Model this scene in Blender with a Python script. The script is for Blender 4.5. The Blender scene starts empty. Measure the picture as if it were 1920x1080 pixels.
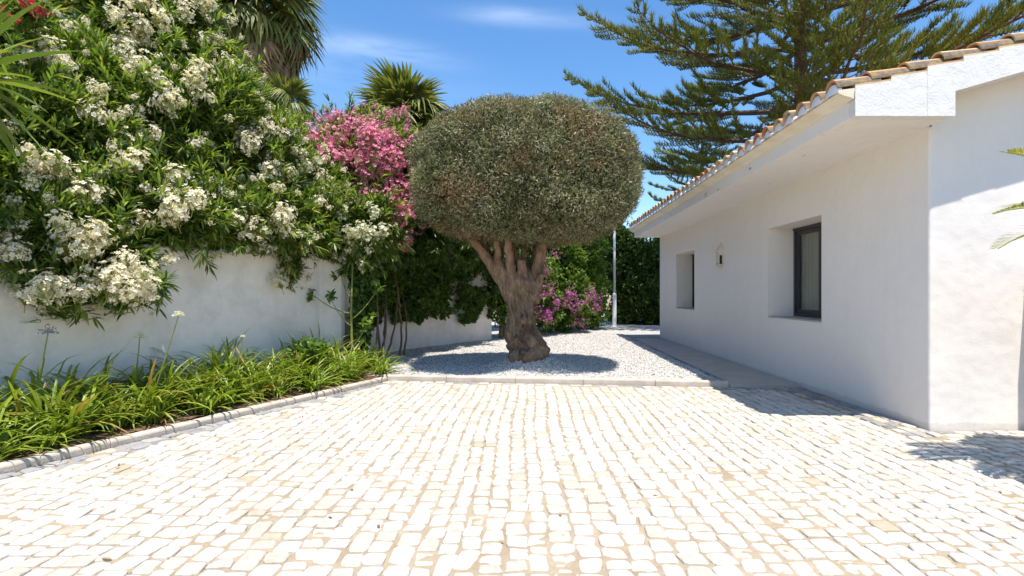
import bpy, math
import numpy as np
from mathutils import Vector, Matrix, Euler
R = np.random.default_rng(7)
scene = bpy.context.scene
COL = scene.collection
F, CX, CY, H = 1000.0, 981.0, 550.0, 1.3

def at(px, py, y):                       # a pixel of the photo at depth y (metres) as a world point
    return np.array([(px - CX) / F * y, y, H - (py - CY) / F * y])

# ------------------------------------------------------------------ helpers
def nrm(v):
    return v / np.maximum(np.linalg.norm(v, axis=-1, keepdims=True), 1e-9)

def rdir(n):
    return nrm(R.normal(size=(n, 3)))

def _hash(i, j, k, s):
    n = (i * 374761393 + j * 668265263 + k * 2147483647 + s * 1274126177) & 0xffffffff
    n = ((n ^ (n >> 13)) * 1274126177) & 0xffffffff
    return ((n ^ (n >> 16)) & 0xffff) / 65535.0

def vnoise(p, s=0):
    p = np.asarray(p, float)
    f = np.floor(p).astype(np.int64); t = p - f; t = t * t * (3 - 2 * t)
    out = 0
    for a in (0, 1):
        for b in (0, 1):
            for c in (0, 1):
                w = (t[..., 0] if a else 1 - t[..., 0]) * (t[..., 1] if b else 1 - t[..., 1]) * (t[..., 2] if c else 1 - t[..., 2])
                out = out + w * _hash(f[..., 0] + a, f[..., 1] + b, f[..., 2] + c, s)
    return out

class Geo:
    def __init__(self):
        self.V = []; self.n = 0; self.Fs = []; self.var = []
    def add(self, V, faces, var=0.5, mi=0):
        V = np.asarray(V, float).reshape(-1, 3)
        self.V.append(V)
        v = np.broadcast_to(np.asarray(var, float), (len(V),)) if np.ndim(var) == 0 else np.asarray(var, float)
        self.var.append(v)
        for f in faces:
            f = np.asarray(f, dtype=np.int64)
            if f.size == 0: continue
            if f.ndim == 1: f = f[None]
            self.Fs.append((f + self.n, mi))
        self.n += len(V)
    def box(self, lo, hi, var=0.5, mi=0):
        x0, y0, z0 = lo; x1, y1, z1 = hi
        V = [(x0,y0,z0),(x1,y0,z0),(x1,y1,z0),(x0,y1,z0),(x0,y0,z1),(x1,y0,z1),(x1,y1,z1),(x0,y1,z1)]
        self.add(V, [[(0,3,2,1),(4,5,6,7),(0,1,5,4),(1,2,6,5),(2,3,7,6),(3,0,4,7)]], var, mi)
    def prism(self, poly, axis, a, b, var=0.5, mi=0):
        # poly: (u,v) outline extruded along axis ('x','y','z') from a to b
        n = len(poly); V = []
        for t in (a, b):
            for (u, v) in poly:
                V.append((t, u, v) if axis == 'x' else (u, t, v) if axis == 'y' else (u, v, t))
        sides = [(i, (i + 1) % n, n + (i + 1) % n, n + i) for i in range(n)]
        self.add(V, [sides, [tuple(range(n))], [tuple(range(2 * n - 1, n - 1, -1))]], var, mi)
    def tube(self, pts, rad, seg=8, var=0.5, mi=0, cap=True):
        pts = np.asarray(pts, float); rad = np.broadcast_to(np.asarray(rad, float), (len(pts),))
        T = nrm(np.gradient(pts, axis=0))
        ref = np.array([0, 0, 1.0]) if abs(T[0][2]) < 0.9 else np.array([1.0, 0, 0])
        u = nrm(np.cross(T[0], ref)); V = []
        an = np.arange(seg) * 2 * np.pi / seg
        for p, t, r in zip(pts, T, rad):
            u = nrm(u - t * np.dot(u, t)); w = np.cross(t, u)
            V.append(p + r * (np.cos(an)[:, None] * u + np.sin(an)[:, None] * w))
        V = np.concatenate(V); n = len(pts)
        i = np.arange(n - 1)[:, None] * seg; j = np.arange(seg)[None]; k = (j + 1) % seg
        q = np.stack([i + j, i + k, i + seg + k, i + seg + j], -1).reshape(-1, 4)
        fs = [q]
        if cap: fs += [[tuple(range(seg - 1, -1, -1))], [tuple(range((n - 1) * seg, n * seg))]]
        self.add(V, fs, var, mi)
    def inst(self, tv, tf, P, X, N, S, W=None, var=None, mi=0):
        # copies of a little template (x along, y across, z normal) with its own frame and size each
        tv = np.asarray(tv, float); k = len(tv); n = len(P)
        X = nrm(X); Y = nrm(np.cross(N, X)); Z = np.cross(X, Y)
        S = np.broadcast_to(np.asarray(S, float), (n,)); W = S if W is None else np.broadcast_to(np.asarray(W, float), (n,))
        V = (P[:, None] + (S[:, None] * tv[None, :, 0])[..., None] * X[:, None]
             + (W[:, None] * tv[None, :, 1])[..., None] * Y[:, None] + (S[:, None] * tv[None, :, 2])[..., None] * Z[:, None])
        off = (np.arange(n) * k)[:, None, None]
        fs = [(np.asarray(f)[None] + off).reshape(-1, np.asarray(f).shape[1]) for f in tf]
        var = R.random(n) if var is None else np.broadcast_to(np.asarray(var, float), (n,))
        self.add(V.reshape(-1, 3), fs, np.repeat(var, k), mi)
    def build(self, name, mats, parent=None, smooth=False, world=True):
        V = np.concatenate(self.V); var = np.concatenate(self.var)
        if parent is not None and world:
            o = parent; off = np.zeros(3)
            while o is not None: off += np.array(o.location); o = o.parent
            V = V - off
        me = bpy.data.meshes.new(name)
        me.vertices.add(len(V)); me.vertices.foreach_set('co', V.astype(np.float32).ravel())
        loops = np.concatenate([f.ravel() for f, _ in self.Fs])
        sizes = np.concatenate([np.full(len(f), f.shape[1]) for f, _ in self.Fs])
        mi = np.concatenate([np.full(len(f), m) for f, m in self.Fs])
        me.loops.add(len(loops)); me.loops.foreach_set('vertex_index', loops.astype(np.int32))
        me.polygons.add(len(sizes))
        me.polygons.foreach_set('loop_start', (np.cumsum(sizes) - sizes).astype(np.int32))
        me.polygons.foreach_set('loop_total', sizes.astype(np.int32))
        me.polygons.foreach_set('material_index', mi.astype(np.int32))
        me.polygons.foreach_set('use_smooth', np.full(len(sizes), bool(smooth)))
        a = me.attributes.new('var', 'FLOAT', 'POINT'); a.data.foreach_set('value', var.astype(np.float32))
        me.update(calc_edges=True); me.validate()
        for m in (mats if isinstance(mats, (list, tuple)) else [mats]): me.materials.append(m)
        o = bpy.data.objects.new(name, me); COL.objects.link(o)
        if parent is not None: o.parent = parent
        return o

def tag(o, label=None, cat=None, group=None, kind=None):
    if label: o['label'] = label
    if cat: o['category'] = cat
    if group: o['group'] = group
    if kind: o['kind'] = kind
    return o

def thing(name, label, cat, loc=(0, 0, 0), group=None):
    o = bpy.data.objects.new(name, None); COL.objects.link(o); o.location = [float(c) for c in loc]
    o.empty_display_size = 0.2
    return tag(o, label, cat, group)

def mesh_copy(o, name, loc, rot, scale, parent):
    c = o.copy(); c.name = name; COL.objects.link(c); c.parent = parent
    c.location = loc; c.rotation_euler = rot; c.scale = scale
    return c

# ------------------------------------------------------------------ materials
class NT:
    def __init__(self, name):
        self.m = bpy.data.materials.new(name); self.m.use_nodes = True
        self.t = self.m.node_tree; self.t.nodes.clear()
        self.out = self.n('ShaderNodeOutputMaterial')
    def n(self, typ, **kw):
        nd = self.t.nodes.new(typ)
        for k, v in kw.items():
            if hasattr(nd, k): setattr(nd, k, v)
        return nd
    def l(self, a, b): self.t.links.new(a, b)
    def coord(self):
        return self.n('ShaderNodeTexCoord').outputs['Object']
    def noise(self, vec, scale, detail=4, rough=0.55, dist=0.0):
        nd = self.n('ShaderNodeTexNoise'); nd.inputs['Scale'].default_value = scale; nd.inputs['Detail'].default_value = detail
        nd.inputs['Roughness'].default_value = rough; nd.inputs['Distortion'].default_value = dist
        self.l(vec, nd.inputs['Vector']); return nd.outputs['Fac']
    def ramp(self, fac, stops):
        nd = self.n('ShaderNodeValToRGB'); e = nd.color_ramp.elements
        while len(e) < len(stops): e.new(0.5)
        for el, (p, c) in zip(e, stops): el.position = p; el.color = (*c, 1) if len(c) == 3 else c
        self.l(fac, nd.inputs['Fac']); return nd.outputs['Color']
    def mix(self, fac, a, b, mode='MIX'):
        nd = self.n('ShaderNodeMix', data_type='RGBA', blend_type=mode)
        for s, v in ((nd.inputs[0], fac), (nd.inputs[6], a), (nd.inputs[7], b)):
            if hasattr(v, 'is_linked'): self.l(v, s)
            elif isinstance(v, (int, float)): s.default_value = v
            else: s.default_value = (*v, 1)
        return nd.outputs[2]
    def attr(self, name='var'):
        nd = self.n('ShaderNodeAttribute'); nd.attribute_name = name; return nd.outputs['Fac']
    def bump(self, h, strength=0.3, dist=0.01, prev=None):
        nd = self.n('ShaderNodeBump'); nd.inputs['Strength'].default_value = strength; nd.inputs['Distance'].default_value = dist
        self.l(h, nd.inputs['Height'])
        if prev is not None: self.l(prev, nd.inputs['Normal'])
        return nd.outputs['Normal']
    def bsdf(self, col, rough=0.8, normal=None, spec=0.3):
        b = self.n('ShaderNodeBsdfPrincipled')
        if hasattr(col, 'is_linked'): self.l(col, b.inputs['Base Color'])
        else: b.inputs['Base Color'].default_value = (*col, 1)
        b.inputs['Roughness'].default_value = rough; b.inputs['Specular IOR Level'].default_value = spec
        if normal is not None: self.l(normal, b.inputs['Normal'])
        return b
    def done(self, sh):
        self.l(sh.outputs[0], self.out.inputs['Surface']); return self.m

def leaf_mat(name, stops, trans=0.3, rough=0.45, spec=0.4, patch=None, tint=(1.25, 1.3, 0.55)):
    t = NT(name); c = t.ramp(t.attr(), stops)
    if patch:                                  # patch: (colour, scale, lo, hi) dry areas of the plant
        n = t.noise(t.coord(), patch[1], 3)
        m = t.ramp(n, [(patch[2], (0, 0, 0)), (patch[3], (1, 1, 1))])
        c = t.mix(m, c, t.mix(t.attr(), patch[0], tuple(x * 1.7 for x in patch[0])))
    b = t.bsdf(c, rough, None, spec)
    tr = t.n('ShaderNodeBsdfTranslucent')
    g = t.mix(1.0, c, tint, 'MULTIPLY'); t.l(g, tr.inputs['Color'])
    mx = t.n('ShaderNodeMixShader'); mx.inputs[0].default_value = trans
    t.l(b.outputs[0], mx.inputs[1]); t.l(tr.outputs[0], mx.inputs[2])
    return t.done(mx)

def plain_mat(name, col, rough=0.7, var=0.15, scale=6, bump=0.0, bscale=40, spec=0.3, metallic=0.0):
    t = NT(name); co = t.coord(); n = t.noise(co, scale)
    c = t.ramp(n, [(0.3, tuple(x * (1 - var) for x in col)), (0.7, tuple(min(1, x * (1 + var)) for x in col))])
    nm = t.bump(t.noise(co, bscale, 5), bump, 0.01) if bump else None
    b = t.bsdf(c, rough, nm, spec); b.inputs['Metallic'].default_value = metallic
    return t.done(b)

def plaster_mat(name, col, stain=None, bump=0.35, spots=None):
    t = NT(name); co = t.coord()
    n1 = t.noise(co, 0.9, 5, 0.6); n2 = t.noise(co, 7, 5, 0.65)
    c = t.ramp(n1, [(0.3, tuple(x * 0.955 for x in col)), (0.7, col)])
    c = t.mix(0.25, c, t.ramp(n2, [(0.35, tuple(x * 0.9 for x in col)), (0.65, col)]))
    mp2 = t.n('ShaderNodeMapping'); mp2.inputs['Scale'].default_value = (6, 6, 0.35); t.l(co, mp2.inputs['Vector'])
    c = t.mix(t.ramp(t.noise(mp2.outputs[0], 1.0, 5, 0.65), [(0.5, (0, 0, 0)), (0.8, (0.16, 0.16, 0.16))]), c, tuple(x * y_ for x, y_ in zip(col, (0.82, 0.78, 0.70))))
    sx = t.n('ShaderNodeSeparateXYZ'); t.l(co, sx.inputs[0]); ad = t.n('ShaderNodeMath', operation='MULTIPLY_ADD'); t.l(t.noise(co, 6, 6, 0.7), ad.inputs[0]); ad.inputs[1].default_value = -0.10; t.l(sx.outputs[2], ad.inputs[2])
    c = t.mix(t.ramp(ad.outputs[0], [(0.0, (0.3, 0.3, 0.3)), (0.02, (0, 0, 0))]), c, (0.42, 0.36, 0.28))   # splashed soil at the foot
    if stain:
        m = t.ramp(t.noise(co, 2.3, 6, 0.7), [(0.45, (0, 0, 0)), (0.72, (0.8, 0.8, 0.8))]); c = t.mix(m, c, stain)
    if spots:                                 # flaked paint
        mp = t.n('ShaderNodeMapping'); mp.inputs['Scale'].default_value = (1, 0.6, 1.6); t.l(co, mp.inputs['Vector'])
        m = t.ramp(t.noise(mp.outputs[0], spots[1], 4, 0.65), [(spots[2], (0, 0, 0)), (spots[2] + 0.015, (1, 1, 1))]); c = t.mix(m, c, spots[0])
    nm = t.bump(t.noise(co, 1.3, 3, 0.6), 0.6, 0.05); nm = t.bump(t.noise(co, 5, 6, 0.7), bump, 0.012, nm); nm = t.bump(t.noise(co, 55, 4, 0.7), bump * 0.8, 0.004, nm)
    return t.done(t.bsdf(c, 0.85, nm, 0.2))

M = {}
M['wall'] = plaster_mat('white_plaster', (0.84, 0.785, 0.725))
M['garden_wall'] = plaster_mat('garden_wall_plaster', (0.90, 0.825, 0.745), stain=(0.66, 0.60, 0.53), bump=0.3)
M['eave'] = plaster_mat('eave_plaster', (0.82, 0.78, 0.735), spots=((0.36, 0.34, 0.30), 5.0, 0.665))
M['cove'] = plaster_mat('cove_plaster', (0.78, 0.72, 0.58), stain=(0.62, 0.52, 0.36))
M['verge'] = plaster_mat('verge_plaster', (0.74, 0.725, 0.70), bump=1.0)
M['lamp_plaster'] = plaster_mat('lantern_plaster', (0.74, 0.67, 0.55), stain=(0.6, 0.5, 0.36))

def tile_mats():
    t = NT('terracotta'); co = t.coord(); v = t.attr()
    c = t.ramp(v, [(0.0, (0.44, 0.17, 0.075)), (0.25, (0.50, 0.24, 0.11)), (0.5, (0.56, 0.38, 0.19)), (0.85, (0.62, 0.52, 0.32)), (1.0, (0.40, 0.17, 0.09))])
    n = t.noise(co, 9, 6, 0.7); c = t.mix(t.ramp(n, [(0.5, (0, 0, 0)), (0.68, (0.75, 0.75, 0.75))]), c, (0.24, 0.17, 0.10))
    n2 = t.noise(co, 35, 4, 0.7); c = t.mix(t.ramp(n2, [(0.55, (0, 0, 0)), (0.7, (0.5, 0.5, 0.5))]), c, (0.6, 0.5, 0.34))
    a = t.done(t.bsdf(c, 0.85, t.bump(n2, 0.4, 0.006), 0.2))
    t = NT('dark_terracotta'); co = t.coord(); n = t.noise(co, 14, 6, 0.75)
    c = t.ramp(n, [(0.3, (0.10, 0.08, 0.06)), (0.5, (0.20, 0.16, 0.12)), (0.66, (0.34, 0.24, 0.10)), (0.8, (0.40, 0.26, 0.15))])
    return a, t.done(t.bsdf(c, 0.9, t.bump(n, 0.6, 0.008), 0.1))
M['tile'], M['tile_lower'] = tile_mats()

def stone_mat(name, stops, sand, lo, hi):
    t = NT(name); co = t.coord(); v = t.attr(); c = t.ramp(v, stops)
    c = t.mix(0.5, c, t.mix(1.0, c, t.ramp(t.noise(co, 20, 6, 0.75), [(0.3, (0.55, 0.50, 0.42)), (0.6, (1.08, 1.07, 1.05))]), 'MULTIPLY'))
    n = t.noise(co, 16, 6, 0.7); c = t.mix(t.ramp(n, [(lo, (0, 0, 0)), (hi, (0.85, 0.85, 0.85))]), c, sand)
    big = t.noise(co, 0.8, 3); c = t.mix(t.ramp(big, [(0.49, (0, 0, 0)), (0.70, (0.5, 0.5, 0.5))]), c, t.mix(t.ramp(t.noise(co, 26, 5, 0.75), [(0.42, (0, 0, 0)), (0.58, (1, 1, 1))]), c, sand))
    sp = t.noise(co, 60, 3, 0.6); c = t.mix(t.ramp(sp, [(0.70, (0, 0, 0)), (0.76, (0.7, 0.7, 0.7))]), c, (0.25, 0.22, 0.18))
    return t.done(t.bsdf(c, 0.8, t.bump(t.noise(co, 45, 5, 0.7), 0.5, 0.006), 0.25))
M['cobble'] = stone_mat('limestone_cobble', [(0.0, (0.43, 0.37, 0.27)), (0.02, (0.47, 0.43, 0.36)), (0.07, (0.48, 0.435, 0.37)), (0.5, (0.54, 0.50, 0.44)), (1.0, (0.585, 0.555, 0.505))], (0.38, 0.31, 0.22), 0.58, 0.72)
M['granite'] = stone_mat('granite_cobble', [(0.0, (0.20, 0.20, 0.21)), (0.5, (0.29, 0.29, 0.30)), (0.85, (0.38, 0.37, 0.36)), (1.0, (0.5, 0.46, 0.4))], (0.50, 0.43, 0.33), 0.56, 0.72)

def sand_mat():
    t = NT('joint_sand'); co = t.coord()
    c = t.ramp(t.noise(co, 3, 6, 0.7), [(0.3, (0.26, 0.20, 0.13)), (0.6, (0.39, 0.325, 0.235)), (0.8, (0.50, 0.45, 0.365))])
    n = t.noise(co, 90, 4, 0.7); c = t.mix(0.3, c, t.ramp(n, [(0.3, (0.20, 0.14, 0.08)), (0.7, (0.48, 0.39, 0.27))]))
    return t.done(t.bsdf(c, 0.95, t.bump(n, 0.5, 0.006), 0.1))
M['sand'] = sand_mat()

def gravel_mat():
    t = NT('marble_gravel'); co = t.coord()
    v = t.n('ShaderNodeTexVoronoi'); v.inputs['Scale'].default_value = 42; t.l(co, v.inputs['Vector'])
    sep = t.n('ShaderNodeSeparateColor'); t.l(v.outputs['Color'], sep.inputs[0])
    c = t.ramp(sep.outputs[0], [(0.0, (0.20, 0.18, 0.15)), (0.2, (0.38, 0.36, 0.33)), (0.45, (0.52, 0.51, 0.49)), (1.0, (0.62, 0.61, 0.60))])
    edge = t.ramp(v.outputs['Distance'], [(0.45, (0, 0, 0)), (0.75, (0.8, 0.8, 0.8))]); c = t.mix(edge, c, (0.24, 0.21, 0.18))
    c = t.mix(t.ramp(t.noise(co, 1.6, 5, 0.7), [(0.55, (0, 0, 0)), (0.75, (0.55, 0.55, 0.55))]), c, (0.40, 0.33, 0.25))
    return t.done(t.bsdf(c, 0.8, t.bump(v.outputs['Distance'], -1.0, 0.02), 0.3))
M['gravel'] = gravel_mat()
def chip_mat():
    t = NT('marble_chip'); c = t.ramp(t.attr(), [(0.0, (0.14, 0.13, 0.115)), (0.14, (0.34, 0.32, 0.29)), (0.3, (0.53, 0.505, 0.47)), (1.0, (0.68, 0.66, 0.62))])
    return t.done(t.bsdf(c, 0.7, None, 0.3))
M['chip'] = chip_mat()
def soil_mat():
    t = NT('bed_soil'); co = t.coord(); n = t.noise(co, 22, 6, 0.75)
    c = t.ramp(n, [(0.3, (0.10, 0.06, 0.035)), (0.55, (0.24, 0.15, 0.085)), (0.75, (0.38, 0.26, 0.16))])
    return t.done(t.bsdf(c, 0.95, t.bump(n, 1.0, 0.03), 0.1))
M['soil'] = soil_mat()
M['earth'] = plain_mat('dry_earth', (0.28, 0.21, 0.13), 0.95, 0.3, 1.5, 0.4)
M['kerb'] = plain_mat('kerb_concrete', (0.50, 0.43, 0.36), 0.85, 0.16, 5, 0.4, 60, 0.2)
M['path'] = plain_mat('path_concrete', (0.46, 0.41, 0.355), 0.9, 0.10, 3, 0.25, 70, 0.15)
M['frame'] = plain_mat('anthracite_frame', (0.035, 0.037, 0.042), 0.4, 0.1, 10, 0, 40, 0.5)
M['blind'] = plain_mat('roller_blind', (0.50, 0.46, 0.38), 0.9, 0.06, 3)
M['post'] = plain_mat('white_enamel', (0.74, 0.75, 0.77), 0.4, 0.04, 5, 0, 40, 0.5)
M['recess_shade'] = plain_mat('painted_recess_shade', (0.05, 0.04, 0.03), 0.9)
def glass_mat():
    t = NT('window_glass'); g = t.n('ShaderNodeBsdfGlossy'); g.inputs['Roughness'].default_value = 0.02
    tr = t.n('ShaderNodeBsdfTransparent'); tr.inputs['Color'].default_value = (0.80, 0.82, 0.80, 1)
    lw = t.n('ShaderNodeLayerWeight'); lw.inputs['Blend'].default_value = 0.5
    p4 = t.n('ShaderNodeMath', operation='POWER'); t.l(lw.outputs['Facing'], p4.inputs[0]); p4.inputs[1].default_value = 3.5
    fr = t.n('ShaderNodeMath', operation='MULTIPLY_ADD'); t.l(p4.outputs[0], fr.inputs[0]); fr.inputs[1].default_value = 0.8; fr.inputs[2].default_value = 0.06
    mx = t.n('ShaderNodeMixShader'); t.l(fr.outputs[0], mx.inputs[0]); t.l(tr.outputs[0], mx.inputs[1]); t.l(g.outputs[0], mx.inputs[2])
    return t.done(mx)
M['glass'] = glass_mat()
def bark_mat(name, cols, scale=6, stretch=0.25, young=None):
    t = NT(name); co = t.coord(); mp = t.n('ShaderNodeMapping'); mp.inputs['Scale'].default_value = (1, 1, stretch); t.l(co, mp.inputs['Vector'])
    n = t.noise(mp.outputs[0], scale * 3, 7, 0.7, 0.6); n2 = t.noise(co, scale * 0.5, 4)
    c = t.ramp(n, [(0.32, cols[0]), (0.5, cols[1]), (0.7, cols[2])]); c = t.mix(0.35, c, t.ramp(n2, [(0.35, cols[0]), (0.65, cols[2])]))
    if young:                                   # younger, redder bark on the upper limbs
        sx = t.n('ShaderNodeSeparateXYZ'); t.l(co, sx.inputs[0]); ad = t.n('ShaderNodeMath', operation='MULTIPLY_ADD'); t.l(n2, ad.inputs[0]); ad.inputs[1].default_value = 0.5; t.l(sx.outputs[2], ad.inputs[2])
        mr = t.n('ShaderNodeMapRange'); t.l(ad.outputs[0], mr.inputs[0]); mr.inputs[1].default_value = 1.45; mr.inputs[2].default_value = 2.0
        c = t.mix(mr.outputs[0], c, t.ramp(n, [(0.3, young[0]), (0.7, young[1])]))
    return t.done(t.bsdf(c, 0.95, t.bump(n, 0.9, 0.03), 0.1))
M['trunk'] = bark_mat('gnarled_bark', [(0.05, 0.033, 0.021), (0.19, 0.13, 0.086), (0.36, 0.27, 0.19)], 6, young=((0.17, 0.10, 0.06), (0.38, 0.25, 0.165)))
M['limb'] = bark_mat('smooth_limb_bark', [(0.13, 0.075, 0.045), (0.25, 0.15, 0.09), (0.36, 0.24, 0.155)], 5)
M['palm_trunk'] = bark_mat('palm_bark', [(0.08, 0.05, 0.03), (0.17, 0.11, 0.07), (0.26, 0.19, 0.12)], 5, 2.0)
M['pine_bark'] = bark_mat('pine_bark', [(0.05, 0.035, 0.025), (0.105, 0.075, 0.055), (0.19, 0.14, 0.11)], 4)
M['stem'] = plain_mat('woody_stem', (0.20, 0.14, 0.085), 0.9, 0.3, 10)
M['green_stem'] = plain_mat('green_stem', (0.22, 0.24, 0.06), 0.7, 0.2, 10)

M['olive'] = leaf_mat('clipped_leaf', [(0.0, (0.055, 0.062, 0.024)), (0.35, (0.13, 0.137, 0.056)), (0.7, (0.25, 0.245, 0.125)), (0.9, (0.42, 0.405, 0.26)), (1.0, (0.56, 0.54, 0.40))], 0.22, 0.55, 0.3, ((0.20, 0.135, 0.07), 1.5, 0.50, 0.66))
M['oleander'] = leaf_mat('oleander_leaf', trans=0.45, stops=[(0.0, (0.042, 0.085, 0.015)), (0.45, (0.125, 0.195, 0.036)), (0.8, (0.235, 0.31, 0.068)), (0.97, (0.36, 0.42, 0.12)), (1.0, (0.50, 0.34, 0.06))], rough=0.38, spec=0.5)
M['oleander_dark'] = leaf_mat('dark_shrub_leaf', [(0.0, (0.035, 0.075, 0.014)), (0.6, (0.085, 0.15, 0.03)), (1.0, (0.17, 0.25, 0.05))], 0.25, 0.4, 0.5)
M['ivy'] = leaf_mat('creeper_leaf', [(0.0, (0.04, 0.08, 0.016)), (0.6, (0.09, 0.16, 0.03)), (0.92, (0.18, 0.27, 0.05)), (1.0, (0.22, 0.26, 0.05))], 0.25, 0.4, 0.5)
M['hedge'] = leaf_mat('hedge_leaf', [(0.0, (0.06, 0.12, 0.02)), (0.5, (0.13, 0.22, 0.034)), (1.0, (0.24, 0.34, 0.055))], 0.35, 0.45, 0.4)
M['far_tree'] = leaf_mat('tree_leaf', [(0.0, (0.035, 0.075, 0.015)), (0.6, (0.08, 0.145, 0.028)), (1.0, (0.16, 0.23, 0.045))], 0.3, 0.45, 0.4)
M['agapanthus'] = leaf_mat('strap_leaf', [(0.0, (0.10, 0.155, 0.016)), (0.5, (0.215, 0.29, 0.028)), (0.88, (0.35, 0.41, 0.055)), (0.97, (0.38, 0.38, 0.09)), (1.0, (0.42, 0.24, 0.09))], 0.3, 0.4, 0.45)
M['yucca'] = leaf_mat('yucca_blade', [(0.0, (0.07, 0.12, 0.02)), (0.6, (0.13, 0.20, 0.035)), (1.0, (0.30, 0.36, 0.06))], 0.3, 0.4, 0.4)
M['cycad'] = leaf_mat('feather_frond_leaflet', [(0.0, (0.11, 0.14, 0.02)), (0.6, (0.24, 0.25, 0.03)), (0.9, (0.40, 0.34, 0.06)), (1.0, (0.45, 0.15, 0.06))], 0.3, 0.6, 0.15)
M['palm'] = leaf_mat('fan_palm_leaf', [(0.0, (0.07, 0.10, 0.022)), (0.5, (0.16, 0.19, 0.045)), (0.85, (0.31, 0.30, 0.10)), (1.0, (0.50, 0.42, 0.20))], 0.25, 0.5, 0.35)
M['palm_dead'] = leaf_mat('dry_palm_leaf', [(0.0, (0.14, 0.085, 0.04)), (0.5, (0.29, 0.185, 0.09)), (1.0, (0.48, 0.35, 0.19))], 0.2, 0.7, 0.2)
M['pine'] = leaf_mat('rope_needle', [(0.0, (0.07, 0.10, 0.02)), (0.5, (0.165, 0.195, 0.037)), (0.9, (0.30, 0.30, 0.06)), (1.0, (0.27, 0.19, 0.055))], 0.15, 0.6, 0.25)
M['white_flower'] = leaf_mat('white_petal', [(0.0, (0.80, 0.70, 0.44)), (0.3, (0.88, 0.82, 0.63)), (1.0, (0.90, 0.87, 0.76))], 0.45, 0.6, 0.2, tint=(1.06, 1.0, 0.78))
M['cream_flower'] = leaf_mat('cream_petal', [(0.0, (0.66, 0.64, 0.34)), (0.4, (0.80, 0.79, 0.55)), (1.0, (0.86, 0.85, 0.72))], 0.35, 0.6, 0.2, tint=(1, 1, 1))
M['pink_flower'] = leaf_mat('pink_petal', [(0.0, (0.62, 0.12, 0.21)), (0.5, (0.84, 0.27, 0.41)), (1.0, (0.88, 0.52, 0.60))], 0.35, 0.6, 0.2, tint=(1, 1, 1))
M['red_flower'] = leaf_mat('red_petal', [(0.0, (0.35, 0.02, 0.03)), (1.0, (0.62, 0.06, 0.07))], 0.3, 0.6, 0.2, tint=(1, 1, 1))
M['purple_flower'] = leaf_mat('purple_bract', [(0.0, (0.32, 0.04, 0.22)), (0.6, (0.50, 0.10, 0.38)), (1.0, (0.62, 0.20, 0.48))], 0.35, 0.6, 0.2, tint=(1, 1, 1))
M['orange_flower'] = leaf_mat('orange_petal', [(0.0, (0.65, 0.22, 0.02)), (1.0, (0.80, 0.40, 0.05))], 0.35, 0.6, 0.2, tint=(1, 1, 1))
M['mauve_flower'] = leaf_mat('mauve_petal', [(0.0, (0.26, 0.22, 0.22)), (1.0, (0.48, 0.44, 0.46))], 0.3, 0.6, 0.2, tint=(1, 1, 1))

# ------------------------------------------------------------------ the place: lines on the ground
def kerb_x(y): return -2.0 + 0.427 * (y - 8.0)          # front of the bed's kerb
KD = nrm(np.array([0.427, 1.0, 0])); KN = np.array([-KD[1], KD[0], 0])   # along, and towards the wall
KB = (7.97, -0.116)                                      # gravel kerb front: y = 7.97 - .116 (x + 2)
def gk_y(x): return KB[0] + KB[1] * (x + 2.0)
def strip_x(y): return 2.86 + 0.0225 * (y - 7.5)         # edge of the concrete path along the house
def wall_x(y): return 0.43 * y - 6.94
HX, HY0, HY1 = 3.87, 5.08, 15.1                          # house: side wall plane, gable plane, far end

# ground
g = Geo(); g.add([(-160, -60, -0.06), (160, -60, -0.06), (160, 260, -0.06), (-160, 260, -0.06)], [[(0, 1, 2, 3)]])
tag(g.build('ground', M['earth']), kind='structure')
g = Geo(); g.add([(4.2, 4.3, 0.02), (14, 4.3, 0.02), (14, -6, 0.02), (3.3, -6, 0.02), (3.3, 2.6, 0.02)], [[(0, 4, 3, 2, 1)]])  # unseen dark soil, added to cut the bounce light on the gable
tag(g.build('added_dark_bed', M['soil']), kind='structure')
# sand that lies in the joints and over the low edges of the stones
nx, ny = 520, 330; X, Y = np.meshgrid(np.linspace(-5.2, 5.2, nx), np.linspace(1.9, 8.0, ny)); Pn = np.stack([X, Y, 0 * X], -1).reshape(-1, 3)
zz = -0.0092 + 0.013 * (vnoise(Pn * [9, 9, 1], 71) - 0.5) + 0.012 * (vnoise(Pn * [28, 28, 1], 72) - 0.5) + 0.005 * (vnoise(Pn * [1.3, 0.9, 1], 73) - 0.5)
g = Geo(); i = np.arange(ny - 1)[:, None] * nx; j = np.arange(nx - 1)[None]; q = np.stack([i + j, i + j + 1, i + nx + j + 1, i + nx + j], -1).reshape(-1, 4)
c = Pn[q].mean(1); q = q[(c[:, 0] > kerb_x(c[:, 1]) + 0.02) & (c[:, 1] < gk_y(c[:, 0]) - 0.02) & ~((c[:, 0] > HX - 0.03) & (c[:, 1] > HY0 - 0.03)) & ~((c[:, 0] > 2.8) & (c[:, 1] > 7.35))]
g.add(np.column_stack([Pn[:, :2], zz]), [q]); tag(g.build('joint_sand', M['sand'], smooth=True), kind='structure')
g = Geo()
yb = [(kerb_x(-6) - 0.02, -6)] + [(14, -6), (14, 5.2), (HX + 0.05, 5.2), (HX + 0.05, 7.42), (2.85, 7.42), (-1.98, 8.0)]
g.add([(x, y, -0.03) for x, y in yb], [[tuple(range(len(yb)))]])
tag(g.build('driveway', M['sand']), kind='structure')

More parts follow.
